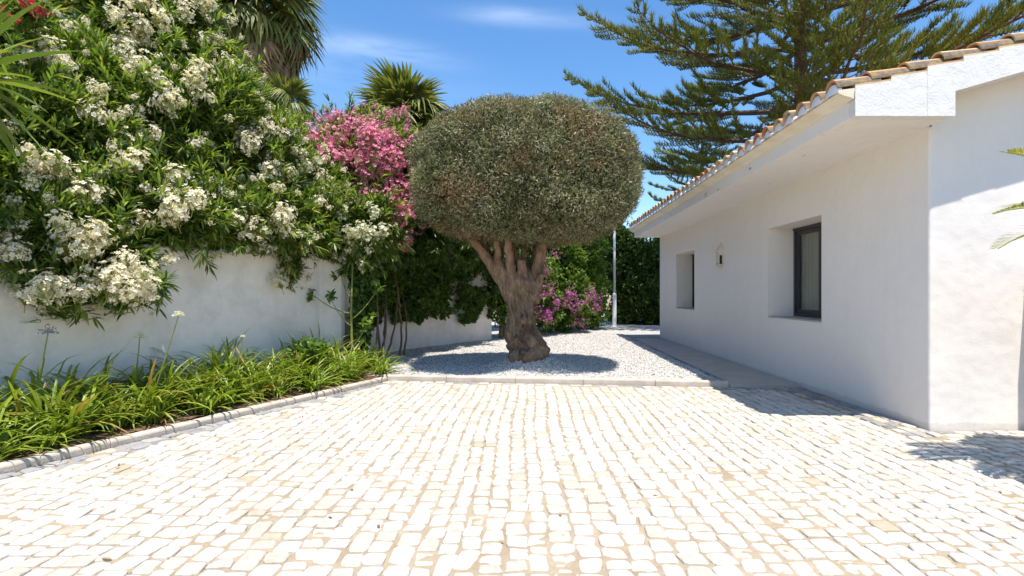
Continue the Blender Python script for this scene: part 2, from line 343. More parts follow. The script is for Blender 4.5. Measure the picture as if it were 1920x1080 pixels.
# cobbles: every stone its own rounded block
def cobbles():
    g = Geo(); stones = []
    # the field: columns run away from the camera
    x = -8.0
    while x < 9.0:
        w = R.uniform(0.100, 0.138)
        y = -4.0 + R.uniform(0, 0.1)
        while y < 8.1:
            l = R.uniform(0.09, 0.165) if R.random() > 0.07 else R.uniform(0.17, 0.24)
            cx, cy = x + w / 2, y + l / 2
            y += l
            if cx < kerb_x(cy) + 0.30: continue
            if cy > gk_y(cx) - 0.17: continue
            if cx > HX - 0.36 and cy > HY0 - 0.26: continue
            if cx > 2.8 and cy > 7.25: continue
            wob = 0.02 * math.sin(cy * 0.9 + 0.6 + 0.25 * cx) + 0.012 * math.sin(cy * 2.1 + cx) + R.normal(0, 0.005)
            stones.append((cx + wob, cy, w - R.uniform(0.003, 0.013), l - R.uniform(0.006, 0.022), R.normal(0, 0.03), R.random(), 0))
        x += w
    # granite borders
    def row(p, d, n, L, off, w, p_light):
        s = 0
        while s < L:
            l = R.uniform(0.13, 0.21)
            c = p + d * (s + l / 2) + n * off
            stones.append((c[0], c[1], w - 0.02, l - 0.018, math.atan2(-d[0], d[1]), R.random(), 0 if R.random() < p_light else 1)); s += l
    d = KD[:2]; n = -KN[:2]; p = np.array([kerb_x(-4), -4.0])
    row(p, d, n, 13.0, 0.085, 0.14, 0.12); row(p, d, n, 12.9, 0.215, 0.12, 0.45)
    d2 = nrm(np.array([1, KB[1]])); n2 = np.array([d2[1], -d2[0]])
    row(np.array([-1.9, gk_y(-1.9)]), d2, n2, 4.85, 0.075, 0.12, 0.5)
    row(np.array([2.9, 7.40]), np.array([1.0, 0]), np.array([0, -1.0]), 0.9, 0.07, 0.13, 0.0)
    for o, w, q in ((0.07, 0.12, 0.02), (0.19, 0.12, 0.08), (0.305, 0.11, 0.3)):
        row(np.array([HX, HY0 - 0.25]), np.array([0, 1.0]), np.array([-1.0, 0]), 2.5, o, w, q)
    for o, q in ((0.075, 0.15), (0.195, 0.5)): row(np.array([HX, HY0]), np.array([1.0, 0]), np.array([0, -1.0]), 5.0, o, 0.12, q)
    K = 14; an = (np.arange(K) + 0.5) / K * 2 * np.pi
    for mi in (0, 1):
        S = np.array([s[:6] for s in stones if s[6] == mi]); n = len(S)
        ex = R.uniform(0.22, 0.46, (n, 1))
        ca, sa = np.cos(an)[None], np.sin(an)[None]
        ux = np.sign(ca) * np.abs(ca) ** ex; uy = np.sign(sa) * np.abs(sa) ** ex
        wob = 1 + R.normal(0, 0.030, (n, K)); skew = R.normal(0, 0.10, (n, 1)); tap = R.normal(0, 0.07, (n, 1))
        lx = S[:, 2:3] / 2 * (ux * wob * (1 + tap * uy) + skew * uy); ly = S[:, 3:4] / 2 * (uy * wob + R.normal(0, 0.07, (n, 1)) * ux)
        c, s = np.cos(S[:, 4:5]), np.sin(S[:, 4:5])
        zt = R.normal(0, 0.0022, (n, 1)); tx = R.normal(0, 0.012, (n, 1)); ty = R.normal(0, 0.012, (n, 1))
        rings = []
        for sc, z in ((1.0, -0.022), (0.965, -0.006), (0.86, -0.0005)):
            X = S[:, 0:1] + (lx * c - ly * s) * sc; Y = S[:, 1:2] + (lx * s + ly * c) * sc
            rings.append(np.stack([X, Y, z + zt + tx * lx + ty * ly + 0 * X], -1))
        cen = np.stack([S[:, 0:1], S[:, 1:2], zt + 0.001], -1)
        V = np.concatenate(rings + [cen], 1)
        k = 3 * K + 1; i = np.arange(K); j = (i + 1) % K
        q = np.concatenate([np.stack([i, j, K + j, K + i], -1), np.stack([K + i, K + j, 2 * K + j, 2 * K + i], -1)])
        t = np.stack([2 * K + i, 2 * K + j, np.full(K, 3 * K)], -1)
        off = (np.arange(n) * k)[:, None, None]
        g.add(V.reshape(-1, 3), [(q[None] + off).reshape(-1, 4), (t[None] + off).reshape(-1, 3)], np.repeat(S[:, 5], k), mi)
    return tag(g.build('paving', [M['cobble'], M['granite']], smooth=False), kind='structure')
cobbles()

# kerbs
def kerb(name, p0, d, L, n, h=0.056, w=0.105, seg=0.92, gap=0.006):
    g = Geo(); s = 0.0
    while s < L - 0.05:
        e = min(L, s + seg * R.uniform(0.97, 1.03)); j = R.normal(0, 0.002); r = 0.022
        prof = [(0, -0.05), (0, h - r), (0.006, h - 0.008), (r, h), (w - r, h), (w, h - r), (w, -0.05)]
        V = []
        for q in (s + gap / 2, e - gap / 2):
            for (a, z) in prof:
                c = p0 + d * q + n * (a + j); V.append((c[0], c[1], z + j))
        m = len(prof)
        g.add(V, [[(i, i + 1, m + i + 1, m + i) for i in range(m - 1)], [tuple(range(m - 1, -1, -1))], [tuple(range(m, 2 * m))]])
        s = e
    return tag(g.build(name, M['kerb']), kind='structure')
kerb('kerb', np.array([kerb_x(-4), -4.0]), KD[:2], 13.0, KN[:2])
dk = nrm(np.array([1, KB[1]])); kerb('kerb', np.array([-2.10, gk_y(-2.10)]), dk, 4.99, np.array([-dk[1], dk[0]]), 0.08, 0.10, 1.0)

# planting bed
def strip_sheet(name, mat, pts, nx, ny, zf):
    # bilinear patch over four corners with a height function
    g = Geo(); a, b, c, d = [np.array(p, float) for p in pts]
    u = np.linspace(0, 1, nx)[None, :, None]; v = np.linspace(0, 1, ny)[:, None, None]
    P = (a * (1 - u) + b * u) * (1 - v) + (d * (1 - u) + c * u) * v
    P = P.reshape(-1, 2); z = zf(P[:, 0], P[:, 1])
    i = np.arange(ny - 1)[:, None] * nx; j = np.arange(nx - 1)[None]
    q = np.stack([i + j, i + j + 1, i + nx + j + 1, i + nx + j], -1).reshape(-1, 4)
    g.add(np.column_stack([P, z]), [q]); return g.build(name, mat, smooth=True)
k0 = np.array([kerb_x(-4), -4.0]) + KN[:2] * 0.10; k1 = np.array([kerb_x(8.1), 8.1]) + KN[:2] * 0.10
bz = lambda x, y: 0.035 + 0.05 * (vnoise(np.stack([x * 3, y * 3, 0 * x], -1), 3) - 0.5) + 0.05 * (vnoise(np.stack([x * 9, y * 9, 0 * x], -1), 4) - 0.5)
tag(strip_sheet('planting_bed', M['soil'], [k0, k1, (-2.9, 8.9), (wall_x(-4) - 0.1, -4.0)], 160, 30, bz), kind='structure')

# gravel
TX, TY = 0.09, 8.72
def gz(x, y):
    m = 0.215 * np.exp(-((np.abs(x - TX - 0.02) / 0.62) ** 2.6 + (np.abs(y - TY + 0.02) / 0.47) ** 2.6))
    return 0.052 + m + 0.03 * (vnoise(np.stack([x * 1.7, y * 1.7, 0 * x], -1), 5) - 0.5) + 0.02 * (vnoise(np.stack([x * 7, y * 7, 0 * x], -1), 6) - 0.5)
gk0 = np.array([-2.05, gk_y(-2.05) + 0.09]); gk1 = np.array([2.87, gk_y(2.87) + 0.09])
tag(strip_sheet('gravel_ground', M['gravel'], [gk0, gk1, (3.25, 25.0), (-2.9, 25.0)], 110, 300, gz), kind='structure')
g = Geo(); g.add([(-9, 15.3, 0.045), (14, 15.3, 0.045), (14, 30, 0.045), (-9, 30, 0.045)], [[(0, 1, 2, 3)]])
tag(g.build('gravel_yard', M['gravel']), kind='structure')
g = Geo(); g.add([(-3.3, 8.3, 0.048), (-1.9, 8.05, 0.048), (0.2, 15.3, 0.048), (-3.3, 15.3, 0.048)], [[(0, 1, 2, 3)]])
tag(g.build('gravel_margin', M['gravel']), kind='structure')
def chips():
    g = Geo(); n = 52000
    y = 8.0 / (1 - R.random(n) * 0.52); x = R.uniform(-3.0, 3.1, n)
    ok = (y > gk_y(x) + 0.11) & (x < strip_x(y) - 0.02) & (x > -3.0 + np.maximum(0, (y - 10.6) * 0.5)) & ((y > 8.6) | (x > kerb_x(y) - 0.1))
    x, y = x[ok], y[ok]; n = len(x)
    o = np.array([(1, 0, 0), (-1, 0, 0), (0, 1, 0), (0, -1, 0), (0, 0, 1), (0, 0, -1)], float)
    f = np.array([(0, 2, 4), (2, 1, 4), (1, 3, 4), (3, 0, 4), (2, 0, 5), (1, 2, 5), (3, 1, 5), (0, 3, 5)])
    s = R.uniform(0.007, 0.019, (n, 1, 1)) * R.uniform(0.55, 1.0, (n, 6, 1))
    D = rdir(n); N = rdir(n); X = D; Y = nrm(np.cross(N, X)); Z = np.cross(X, Y)
    lv = o[None] * s
    V = np.stack([x, y, gz(x, y) + 0.004], -1)[:, None] + lv[..., 0:1] * X[:, None] + lv[..., 1:2] * Y[:, None] + lv[..., 2:3] * Z[:, None]
    off = (np.arange(n) * 6)[:, None, None]
    g.add(V.reshape(-1, 3), [(f[None] + off).reshape(-1, 3)], np.repeat(R.random(n), 6))
    return tag(g.build('gravel', M['chip']), 'loose white marble chips round the clipped tree', 'gravel', kind='stuff')
chips()
# concrete path along the house
g = Geo(); z = 0.03
g.add([(2.87, 7.41, z), (HX + 0.03, 7.41, z), (HX + 0.03, 15.6, z), (strip_x(15.6), 15.6, z), (2.87, 7.41, -0.05), (HX + 0.03, 7.41, -0.05), (HX + 0.03, 15.6, -0.05), (strip_x(15.6), 15.6, -0.05)],
      [[(0, 1, 2, 3), (0, 4, 5, 1), (3, 7, 4, 0), (2, 6, 7, 3)]])
tag(g.build('path', M['path']), kind='structure')
# a thin dark stone edge between gravel and path
g = Geo(); g.prism([(0, 0), (0.03, 0), (0.03, 0.072), (0, 0.072)], 'y', 7.5, 15.6)
V = g.V[0]; V[:, 0] += strip_x(V[:, 1]) - 0.032
tag(g.build('path_edging', M['granite']), kind='structure')

# ------------------------------------------------------------------ garden wall
def garden_wall():
    pts = [(wall_x(-2), -2.0), (wall_x(3), 3.0), (wall_x(5), 5.0), (wall_x(7), 7.0), (-3.30, 8.47), (-3.27, 8.55), (-3.20, 8.62), (-2.99, 8.76), (-2.96, 8.84), (-3.0, 9.3), (-3.12, 10.2), (-2.98, 10.9), (-2.62, 11.8), (-2.08, 12.7), (-1.45, 13.55), (-0.98, 14.25), (-0.86, 14.5), (-0.92, 14.75), (-1.1, 14.85)]
    P = np.array(pts); T = nrm(np.gradient(P, axis=0)); N = np.stack([-T[:, 1], T[:, 0]], -1)
    top = np.where(P[:, 1] < 8.7, 1.86, 1.9)
    g = Geo(); prof = [(0, -0.05), (0, 0.6), (0, 1.2), (0, -0.02), (0.02, 0), (0.18, 0), (0.2, -0.02), (0.2, -1.9)]
    V = []
    for p, n, t in zip(P, N, top):
        for k, (a, z) in enumerate(prof):
            zz = z if k < 3 else t + z
            w = 0.012 * (vnoise(np.array([p[0] * 0.7, p[1] * 0.7, zz]), 9) - 0.5)
            q = p + n * (a + w); V.append((q[0], q[1], max(zz, -0.05)))
    m = len(prof); n = len(P)
    f = [(i * m + k, (i + 1) * m + k, (i + 1) * m + k + 1, i * m + k + 1) for i in range(n - 1) for k in range(m - 1)]
    g.add(V, [f, [tuple(range((n - 1) * m, n * m))]])
    o = g.build('garden_wall', M['garden_wall'], smooth=False)
    return tag(o, 'white plastered garden wall behind the strap-leaved bed, curving back past the creeper', 'wall')
garden_wall()

# ------------------------------------------------------------------ house
SL = 0.268
def house():
    root = thing('house', 'white single-storey house with barrel-tile roof and two deep-set windows', 'house', (7.5, 10, 0))
    ZS = 2.885
    g = Geo()
    wins = [(6.92, 8.43, 0.92, 2.32), (12.06, 13.48, 0.92, 2.28)]
    ys = sorted({HY0 + 0.02, HY1} | {w[i] for w in wins for i in (0, 1)}); 
    for a, b in zip(ys[:-1], ys[1:]):
        w = next((w for w in wins if abs(w[0] - a) < 1e-6), None)
        zs = [(-0.05, ZS)] if not w else [(-0.05, w[2]), (w[3], ZS)]
        for z0, z1 in zs: g.add([(HX, a, z0), (HX, b, z0), (HX, b, z1), (HX, a, z1)], [[(3, 2, 1, 0)]])
    D = 0.40
    for (a, b, z0, z1) in wins:
        x0, x1 = HX, HX + D + 0.12
        g.add([(x0, a, z0), (x1, a, z0), (x1, a, z1), (x0, a, z1)], [[(0, 1, 2, 3)]])
        g.add([(x0, b, z0), (x1, b, z0), (x1, b, z1), (x0, b, z1)], [[(3, 2, 1, 0)]])
        g.add([(x0, a, z1), (x1, a, z1), (x1, b, z1), (x0, b, z1)], [[(0, 1, 2, 3)]])
        g.add([(x0, a, z0), (x1, a, z0), (x1, b, z0), (x0, b, z0)], [[(3, 2, 1, 0)]])
    # chamfered corner, gable, far end, back
    g.add([(HX, HY0 + 0.02, -0.05), (HX + 0.006, HY0 + 0.006, -0.05), (HX + 0.02, HY0, -0.05), (HX, HY0 + 0.02, ZS), (HX + 0.006, HY0 + 0.006, ZS), (HX + 0.02, HY0, ZS)], [[(0, 1, 4, 3), (1, 2, 5, 4)]])
    zr = lambda x: 3.02 + SL * (min(x, 8.2) - 2.95) - SL * max(0, x - 8.2)
    gx = [HX + 0.02, 5, 6, 7, 8.2, 9.4, 10.6, 12.0]
    for y, fl in ((HY0, 1), (HY1, -1)):
        for a, b in zip(gx[:-1], gx[1:]):
            g.add([(a, y, -0.05), (b, y, -0.05), (b, y, zr(b)), (a, y, zr(a))], [[(0, 1, 2, 3)[::fl]]])
    g.add([(12, HY0, -0.05), (12, HY1, -0.05), (12, HY1, zr(12)), (12, HY0, zr(12))], [[(0, 1, 2, 3)]])
    g.box((4.79, 4.72, -0.05), (5.3, HY0 - 0.003, 1.55))          # low pier against the gable, beyond the frame
    g.build('wall', M['wall'], root)
    # windows
    for (a, b, z0, z1) in wins:
        x = HX + D; f = Geo(); t = 0.055; d = 0.06
        def ring(xa, xb, a, b, z0, z1, t):
            f.box((xa, a, z0), (xb, a + t, z1)); f.box((xa, b - t, z0), (xb, b, z1))
            f.box((xa, a + t, z0), (xb, b - t, z0 + t)); f.box((xa, a + t, z1 - t), (xb, b - t, z1))
        ring(x, x + 0.07, a + 0.004, b - 0.004, z0 + 0.022, z1 - 0.004, 0.05)
        m = (a + b) / 2
        ring(x + 0.012, x + 0.06, a + 0.056, m + 0.02, z0 + 0.075, z1 - 0.056, 0.055)
        ring(x + 0.022, x + 0.064, m + 0.022, b - 0.056, z0 + 0.075, z1 - 0.056, 0.055)
        f.box((x - 0.012, a + 0.004, z1 - 0.035), (x - 0.001, b - 0.004, z1 - 0.004))
        win = f.build('window', M['frame'], root)
        for (p, q, xo) in ((a + 0.112, m - 0.036, 0.036), (m + 0.078, b - 0.112, 0.043)):
            h = Geo(); h.box((x + xo, p, z0 + 0.131), (x + xo + 0.006, q, z1 - 0.112)); h.build('pane', M['glass'], win)
        h = Geo(); ny = 60; yy = np.linspace(a + 0.01, b - 0.01, ny); xx = x + 0.105 + 0.008 * np.sin(yy * 60)
        V = np.concatenate([np.column_stack([xx, yy, np.full(ny, z0)]), np.column_stack([xx, yy, np.full(ny, z1)])])
        i = np.arange(ny - 1); h.add(V, [np.stack([i, i + 1, ny + i + 1, ny + i], -1)]); h.build('curtain', M['blind'], win)
        h = Geo(); h.box((HX - 0.004, a + 0.003, z0 + 0.001), (x - 0.001, b - 0.003, z0 + 0.02)); h.build('sill', M['path'], win)
    # eave: soffit, fascia and the boxed end
    ex = lambda y: 2.95 + 0.020 * (y - 4.75)
    e = Geo(); yl = np.linspace(5.10, 15.16, 42); prof = lambda y: [(ex(y), ZS), (HX - 0.001, ZS), (HX + 0.3, ZS), (HX + 0.3, 3.24), (ex(y), 3.05)]
    e.add([(u, y, v) for y in (4.86, 5.10) for (u, v) in ((ex(y), ZS), (3.838, ZS), (3.838, 3.16), (ex(y), 3.05))], [[(0, 1, 5, 4), (1, 2, 6, 5), (2, 3, 7, 6), (3, 0, 4, 7)], [(3, 2, 1, 0)], [(4, 5, 6, 7)]])
    V = [(u, y, v) for y in yl for (u, v) in prof(y)]; m = 5; n = len(yl)
    e.add(V, [[(i * m + k, i * m + (k + 1) % m, (i + 1) * m + (k + 1) % m, (i + 1) * m + k) for i in range(n - 1) for k in range(m)], [(0, 4, 3, 2, 1)], [tuple((n - 1) * m + k for k in range(5))]])
    e.build('eave', M['eave'], root)
    e = Geo()
    yl = np.linspace(4.76, 15.2, 120); prof = [(0.0, 3.035), (-0.03, 3.05), (-0.085, 3.065), (-0.13, 3.085), (-0.14, 3.115), (0.05, 3.14)]
    V = []
    for y in yl:
        for (u, v) in prof:
            w = 0.012 * (vnoise(np.array([y * 5, v * 9, 0.3]), 11) - 0.5); V.append((ex(y) + u + w - 0.001, y, v + w))
    m = 6; n = len(yl)
    e.add(V, [[(i * m + k, i * m + k + 1, (i + 1) * m + k + 1, (i + 1) * m + k) for i in range(n - 1) for k in range(m - 1)], [(0, 5, 4, 3, 2, 1)], [tuple((n - 1) * m + k for k in range(6))]])
    e.build('eave_moulding', M['cove'], root, smooth=False)
    # verge (plastered gable edge), stepped with the tiles
    e = Geo(); T = 0.322; STP = SL - 0.12; tops = []; x = 2.958; k = 0
    while x < 8.2:
        x1 = min(x + T, 8.2); zt = 3.14 + SL * (x - 2.958); dz = R.normal(0, 0.006); y0 = 4.75 + R.normal(0, 0.004)
        lo = lambda q: ZS if q < 3.839 else 3.105 + SL * 1.08 * (q - 3.84)
        gp = 0.003; a, b = x + gp, x1 - gp; za = zt + dz; zb = zt + STP * (x1 - x) + dz
        if b < 3.84: e.prism([(a, ZS), (b, ZS), (b, zb), (a, za)], 'y', y0, 4.859)
        elif a < 3.84:
            zm = zt + STP * (3.84 - x) + dz
            e.prism([(a, ZS), (3.84, ZS), (3.84, lo(3.841)), (b, lo(b)), (b, zb), (a, za)], 'y', y0, 4.859)
            e.prism([(3.84, lo(3.841)), (b, lo(b)), (b, zb), (3.84, zm)], 'y', 4.8595, HY0 + 0.03)
        else: e.prism([(a, lo(a)), (b, lo(b)), (b, zb), (a, za)], 'y', y0, HY0 + 0.03)
        e.prism([(x1 - 0.006, lo(x1) + 0.004), (x1 + 0.006, lo(x1) + 0.006), (x1 + 0.006, zb - 0.004), (x1 - 0.006, zb - 0.004)], 'y', 4.762, 4.858)
        tops.append((x, x1, zt + dz, y0)); x = x1
    o = e.build('verge', M['verge'], root)
    bv = o.modifiers.new('soft_edges', 'BEVEL'); bv.width = 0.006; bv.segments = 2; bv.limit_method = 'ANGLE'; bv.harden_normals = False
    # roof tiles
    r = Geo(); s = 12
    def barrel(x, y, z, L, r0, r1, var, rz=0.0):
        a = np.linspace(0, np.pi, s + 1); th = 0.015
        ct, st = np.cos(math.atan(SL) - 0.10), np.sin(math.atan(SL) - 0.10); V = []
        for (t, rr, zz) in ((0, r0, 0), (L, r1, 0), (0, r0 - th, -0.002), (L, r1 - th, -0.002)):
            lx = np.full(s + 1, t); ly = np.cos(a) * rr + rz * t; lz = np.sin(a) * rr * 1.0 + zz
            V.append(np.stack([x + lx * ct - lz * st, y + ly, z + lx * st + lz * ct], -1))
        n = s + 1; i = np.arange(s)
        top = np.stack([i, i + 1, n + i + 1, n + i], -1)
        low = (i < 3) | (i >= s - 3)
        V = np.concatenate(V)
        r.add(V, [top[~low], np.stack([i + 1, i, 2 * n + i, 2 * n + i + 1], -1), np.stack([2 * n + i + 1, 2 * n + i, 3 * n + i, 3 * n + i + 1], -1)], var, 0)
        r.add(V, [top[low]], var, 1)  # lowest faces on both sides of the barrel take the darker terracotta
    nc = 39
    for c in range(nc):
        y = 4.86 + 0.267 * c; xe = ex(y) - 0.15
        for k in range(17):
            x = xe + k * T + R.normal(0, 0.008); zb = 3.095 + SL * (x - 2.80)
            barrel(x, y + R.normal(0, 0.006), zb + 0.035 + R.normal(0, 0.005), 0.40, 0.098, 0.078, R.random(), R.normal(0, 0.02))
    for (x, x1, zt, y0) in tops:                              # edge of the pan row over the plaster
        v = R.random(); zz = zt + 0.003
        r.prism([(x + 0.004, zz), (x1 + 0.03, zz + STP * (x1 + 0.03 - x)), (x1 + 0.03, zz + 0.022 + STP * (x1 + 0.03 - x)), (x + 0.004, zz + 0.022)], 'y', y0 + 0.012, 4.92, v, 0)
    r.add([(2.80, 4.78, 3.088), (2.80 + 0.21, 15.2, 3.088), (8.2, 15.2, 3.088 + SL * 5.4), (8.2, 4.78, 3.088 + SL * 5.4)], [[(0, 3, 2, 1)]], 0.3, 0)
    r.add([(8.2, 4.78, 3.088 + SL * 5.4), (8.2, 15.2, 3.088 + SL * 5.4), (12.8, 15.2, 3.1), (12.8, 4.78, 3.1)], [[(0, 3, 2, 1)]], 0.3, 0)
    roof = r.build('roof', [M['tile'], M['tile_lower']], root, smooth=False)
    # whitewashed plugs that close the eave ends of the tiles
    q = Geo()
    for c in range(nc):
        y = 4.86 + 0.267 * c; x = ex(y) - 0.15; z = 3.115; a = np.linspace(0, np.pi, 13)
        n = 13
        V = [np.stack([np.full(n, x + 0.045), y + np.cos(a) * 0.100, z + np.sin(a) * 0.104 - 0.016], -1),
             np.stack([np.full(n, x + 0.012), y + np.cos(a) * 0.099, z + np.sin(a) * 0.102 - 0.024], -1),
             np.stack([np.full(n, x + 0.004), y + np.cos(a) * 0.090, z + np.sin(a) * 0.092 - 0.028], -1),
             np.array([[x - 0.004, y, z - 0.02]])]
        i = np.arange(n - 1)
        q.add(np.concatenate(V), [np.stack([i, n + i, n + i + 1, i + 1], -1), np.stack([n + i, 2 * n + i, 2 * n + i + 1, n + i + 1], -1), np.stack([2 * n + i, np.full(n - 1, 3 * n), 2 * n + i + 1], -1)])
    q.build('tile_plug', M['eave'], roof, smooth=True)['kind'] = 'stuff'
house()

# lantern on the house wall
def lantern():
    y, x = 10.4, HX; b = at(1353, 500, 10.4)[2] + 0.02
    root = thing('wall_lamp', 'small cream plaster lantern with pointed hood on the wall between the two windows', 'wall lamp', (x, y, b))
    g = Geo(); n = 13; a = np.linspace(-np.pi / 2, np.pi / 2, n)
    def ring(r, z): return np.stack([x - np.cos(a) * r, y + np.sin(a) * r, np.full(n, b + z)], -1)
    rows = [(0.01, -0.06), (0.05, -0.03), (0.105, 0.0), (0.115, 0.02), (0.10, 0.03)]
    V = np.concatenate([ring(*r_) for r_ in rows]); i = np.arange(n - 1)
    g.add(V, [np.concatenate([np.stack([k * n + i, k * n + i + 1, (k + 1) * n + i + 1, (k + 1) * n + i], -1) for k in range(len(rows) - 1)])])
    for k in range(4):                                     # four uprights that leave arched openings
        t = -np.pi / 2 + np.pi * k / 3; c = np.array([x - math.cos(t) * 0.085 - 0.004, y + math.sin(t) * 0.085])
        g.box((c[0] - 0.014, c[1] - 0.018, b + 0.03), (c[0] + 0.014, c[1] + 0.018, b + 0.25))
    rows = [(0.098, 0.20), (0.098, 0.25)]
    V = np.concatenate([ring(*r_) for r_ in rows]); g.add(V, [np.stack([i, i + 1, n + i + 1, n + i], -1)])
    g.build('body', M['lamp_plaster'], root)
    h = Geo(); rows = [(0.10, 0.25), (0.125, 0.255), (0.12, 0.28), (0.085, 0.34), (0.045, 0.39), (0.02, 0.42), (0.008, 0.46)]
    V = np.concatenate([ring(*r_) for r_ in rows])
    h.add(V, [np.concatenate([np.stack([k * n + i, k * n + i + 1, (k + 1) * n + i + 1, (k + 1) * n + i], -1) for k in range(len(rows) - 1)])])
    h.build('hood', M['lamp_plaster'], root, smooth=True)
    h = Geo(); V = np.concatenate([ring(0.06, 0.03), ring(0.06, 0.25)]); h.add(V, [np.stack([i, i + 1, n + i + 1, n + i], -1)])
    h.build('recess_shade_sheet', M['recess_shade'], root)  # dark sheet that paints in the shade behind the uprights
lantern()

# lamp post behind the clipped tree
def post():
    b = at(1152, 612, 19.8); b[2] = 0.04
    root = thing('lamp_post', 'slim white metal lamp post standing in the gravel before the far hedge', 'lamp post', b)
    g = Geo(); g.tube([b + [0, 0, z] for z in (0, 0.02, 0.021, 1.18, 1.24, 1.26)], [0.13, 0.13, 0.078, 0.078, 0.07, 0.05], 16); g.build('base_sleeve', M['post'], root, smooth=False)
    g = Geo(); g.tube([b + [0, 0, z] for z in (1.2, 4.3)], 0.045, 12); g.build('pole', M['post'], root, smooth=True)
    g = Geo(); g.tube([b + [0, 0, z] for z in (4.28, 4.34, 4.5, 4.62, 4.66)], [0.06, 0.13, 0.16, 0.12, 0.03], 16); g.build('lamp_head', M['post'], root, smooth=True)
post()

# ------------------------------------------------------------------ plant kit
T_LANCE = (np.array([(0, 0, 0), (0.3, 0.42, 0.02), (0.3, -0.42, 0.02), (0.68, 0.40, 0.0), (0.68, -0.40, 0.0), (1, 0, -0.07)]), [np.array([(0, 2, 1), (3, 4, 5)]), np.array([(1, 2, 4, 3)])])
T_DIAM = (np.array([(0, 0, 0), (0.45, 0.5, 0.05), (0.45, -0.5, 0.05), (1, 0, 0)]), [np.array([(0, 2, 1), (1, 2, 3)])])
T_BROAD = (np.array([(0, 0, 0), (0.12, 0.42, 0.06), (0.55, 0.5, 0.05), (1, 0, -0.08), (0.55, -0.5, 0.05), (0.12, -0.42, 0.06)]), [np.array([(0, 3, 2, 1), (0, 5, 4, 3)])])

def blob_pts(blobs, n, inset=0.0, cover=0.93):
    B = np.array(blobs, float); area = (B[:, 3] * B[:, 4] + B[:, 4] * B[:, 5] + B[:, 3] * B[:, 5])
    idx = R.choice(len(B), n * 2, p=area / area.sum()); d = rdir(n * 2); b = B[idx]
    lump = 0.74 + 0.52 * vnoise(d * 2.6 + b[:, :3] * 1.3, 21)
    P = b[:, :3] + d * b[:, 3:] * (lump * (1 - inset * R.random(n * 2)))[:, None]
    keep = np.ones(n * 2, bool)
    for k, c in enumerate(B):
        q = (P - c[:3]) / (c[3:] * cover); keep &= (np.sum(q * q, 1) > 1) | (idx == k)
    P, d = P[keep][:n], d[keep][:n]; b = b[keep][:n]
    return P, nrm(d / b[:, 3:])

def hit(blobs, px, py):
    # nearest point of the plant's volume seen from the camera's place along a direction
    d = np.array([(px - CX) / F, 1.0, -(py - CY) / F]); o = np.array([0, 0, H]); best = None
    for c in np.array(blobs, float):
        p = (o - c[:3]) / c[3:]; v = d / c[3:]
        A, Bq, Cq = v @ v, p @ v, p @ p - 1; D = Bq * Bq - A * Cq
        if D > 0:
            t = (-Bq - math.sqrt(D)) / A
            if t > 0.5 and (best is None or t < best): best = t
    return None if best is None else o + d * best

def shoots(g, P, D, nl, L, W, spread, stem_len, droop, tmpl=T_LANCE, var=None):
    n = len(P); pid = np.repeat(np.arange(n), nl); m = n * nl
    s = R.random(m) ** 0.8
    X = D[pid]; a = R.uniform(0, 2 * np.pi, m)
    U = nrm(np.cross(X, rdir(m))); 
    side = U
    tilt = spread * (1.15 - 0.75 * s) + R.normal(0, 0.18, m)
    LD = nrm(X * np.cos(tilt)[:, None] + side * np.sin(tilt)[:, None] + np.array([0, 0, -1.0]) * (droop * R.random(m))[:, None])
    pos = P[pid] + X * ((s - 1) * stem_len)[:, None]
    N = nrm(np.cross(LD, np.cross(np.array([0, 0, 1.0]) + 0.6 * rdir(m), LD)))
    v = R.random(m) if var is None else np.clip(var[pid] + R.normal(0, 0.15, m), 0, 0.99)
    g.inst(*tmpl, pos, LD, N, R.uniform(0.7, 1.15, m) * L, R.uniform(0.8, 1.2, m) * W, v)

def flower_cluster(name, mat, n, rad, fl, seed_stem=True):
    # a head of five-petalled florets round its own origin, made once and copied
    g = Geo(); d = rdir(n); d[:, 2] = d[:, 2] * 0.9 + 0.15; c = d * rad * R.uniform(0.35, 1.05, (n, 1)) + R.normal(0, 0.12 * rad, (n, 3))
    ax = nrm(d + np.array([0, 0, 0.35]) + 0.4 * rdir(n)); u = nrm(np.cross(ax, rdir(n))); w = np.cross(ax, u)
    for k in range(5):
        a = 2 * np.pi * k / 5 + R.uniform(0, 0.3, n)
        dd = np.cos(a)[:, None] * u + np.sin(a)[:, None] * w
        T = (np.array([(0.08, 0, 0), (0.6, 0.34, 0.10), (0.6, -0.30, 0.04), (1, 0.10, 0.0)]), [np.array([(0, 2, 3, 1)])])
        g.inst(*T, c, nrm(dd + ax * 0.25), ax, fl * R.uniform(0.8, 1.15, n), fl * R.uniform(0.9, 1.2, n))
    st = np.array([0, 0, -0.9 * rad]); g.tube([st * 1.6, st, st * 0.4], [0.005, 0.004, 0.003], 3, mi=1)
    for q in c: g.tube([st, st * 0.35 + q * 0.45, q], [0.0028, 0.0022, 0.002], 3, var=0.6, mi=1, cap=False)
    o = g.build(name, [mat, M['green_stem']], None, world=False)
    PG[o.name] = (np.concatenate(g.V), ([f for f, m in g.Fs if m == 0], [f for f, m in g.Fs if m == 1]), np.concatenate(g.var))
    return o
PG = {}

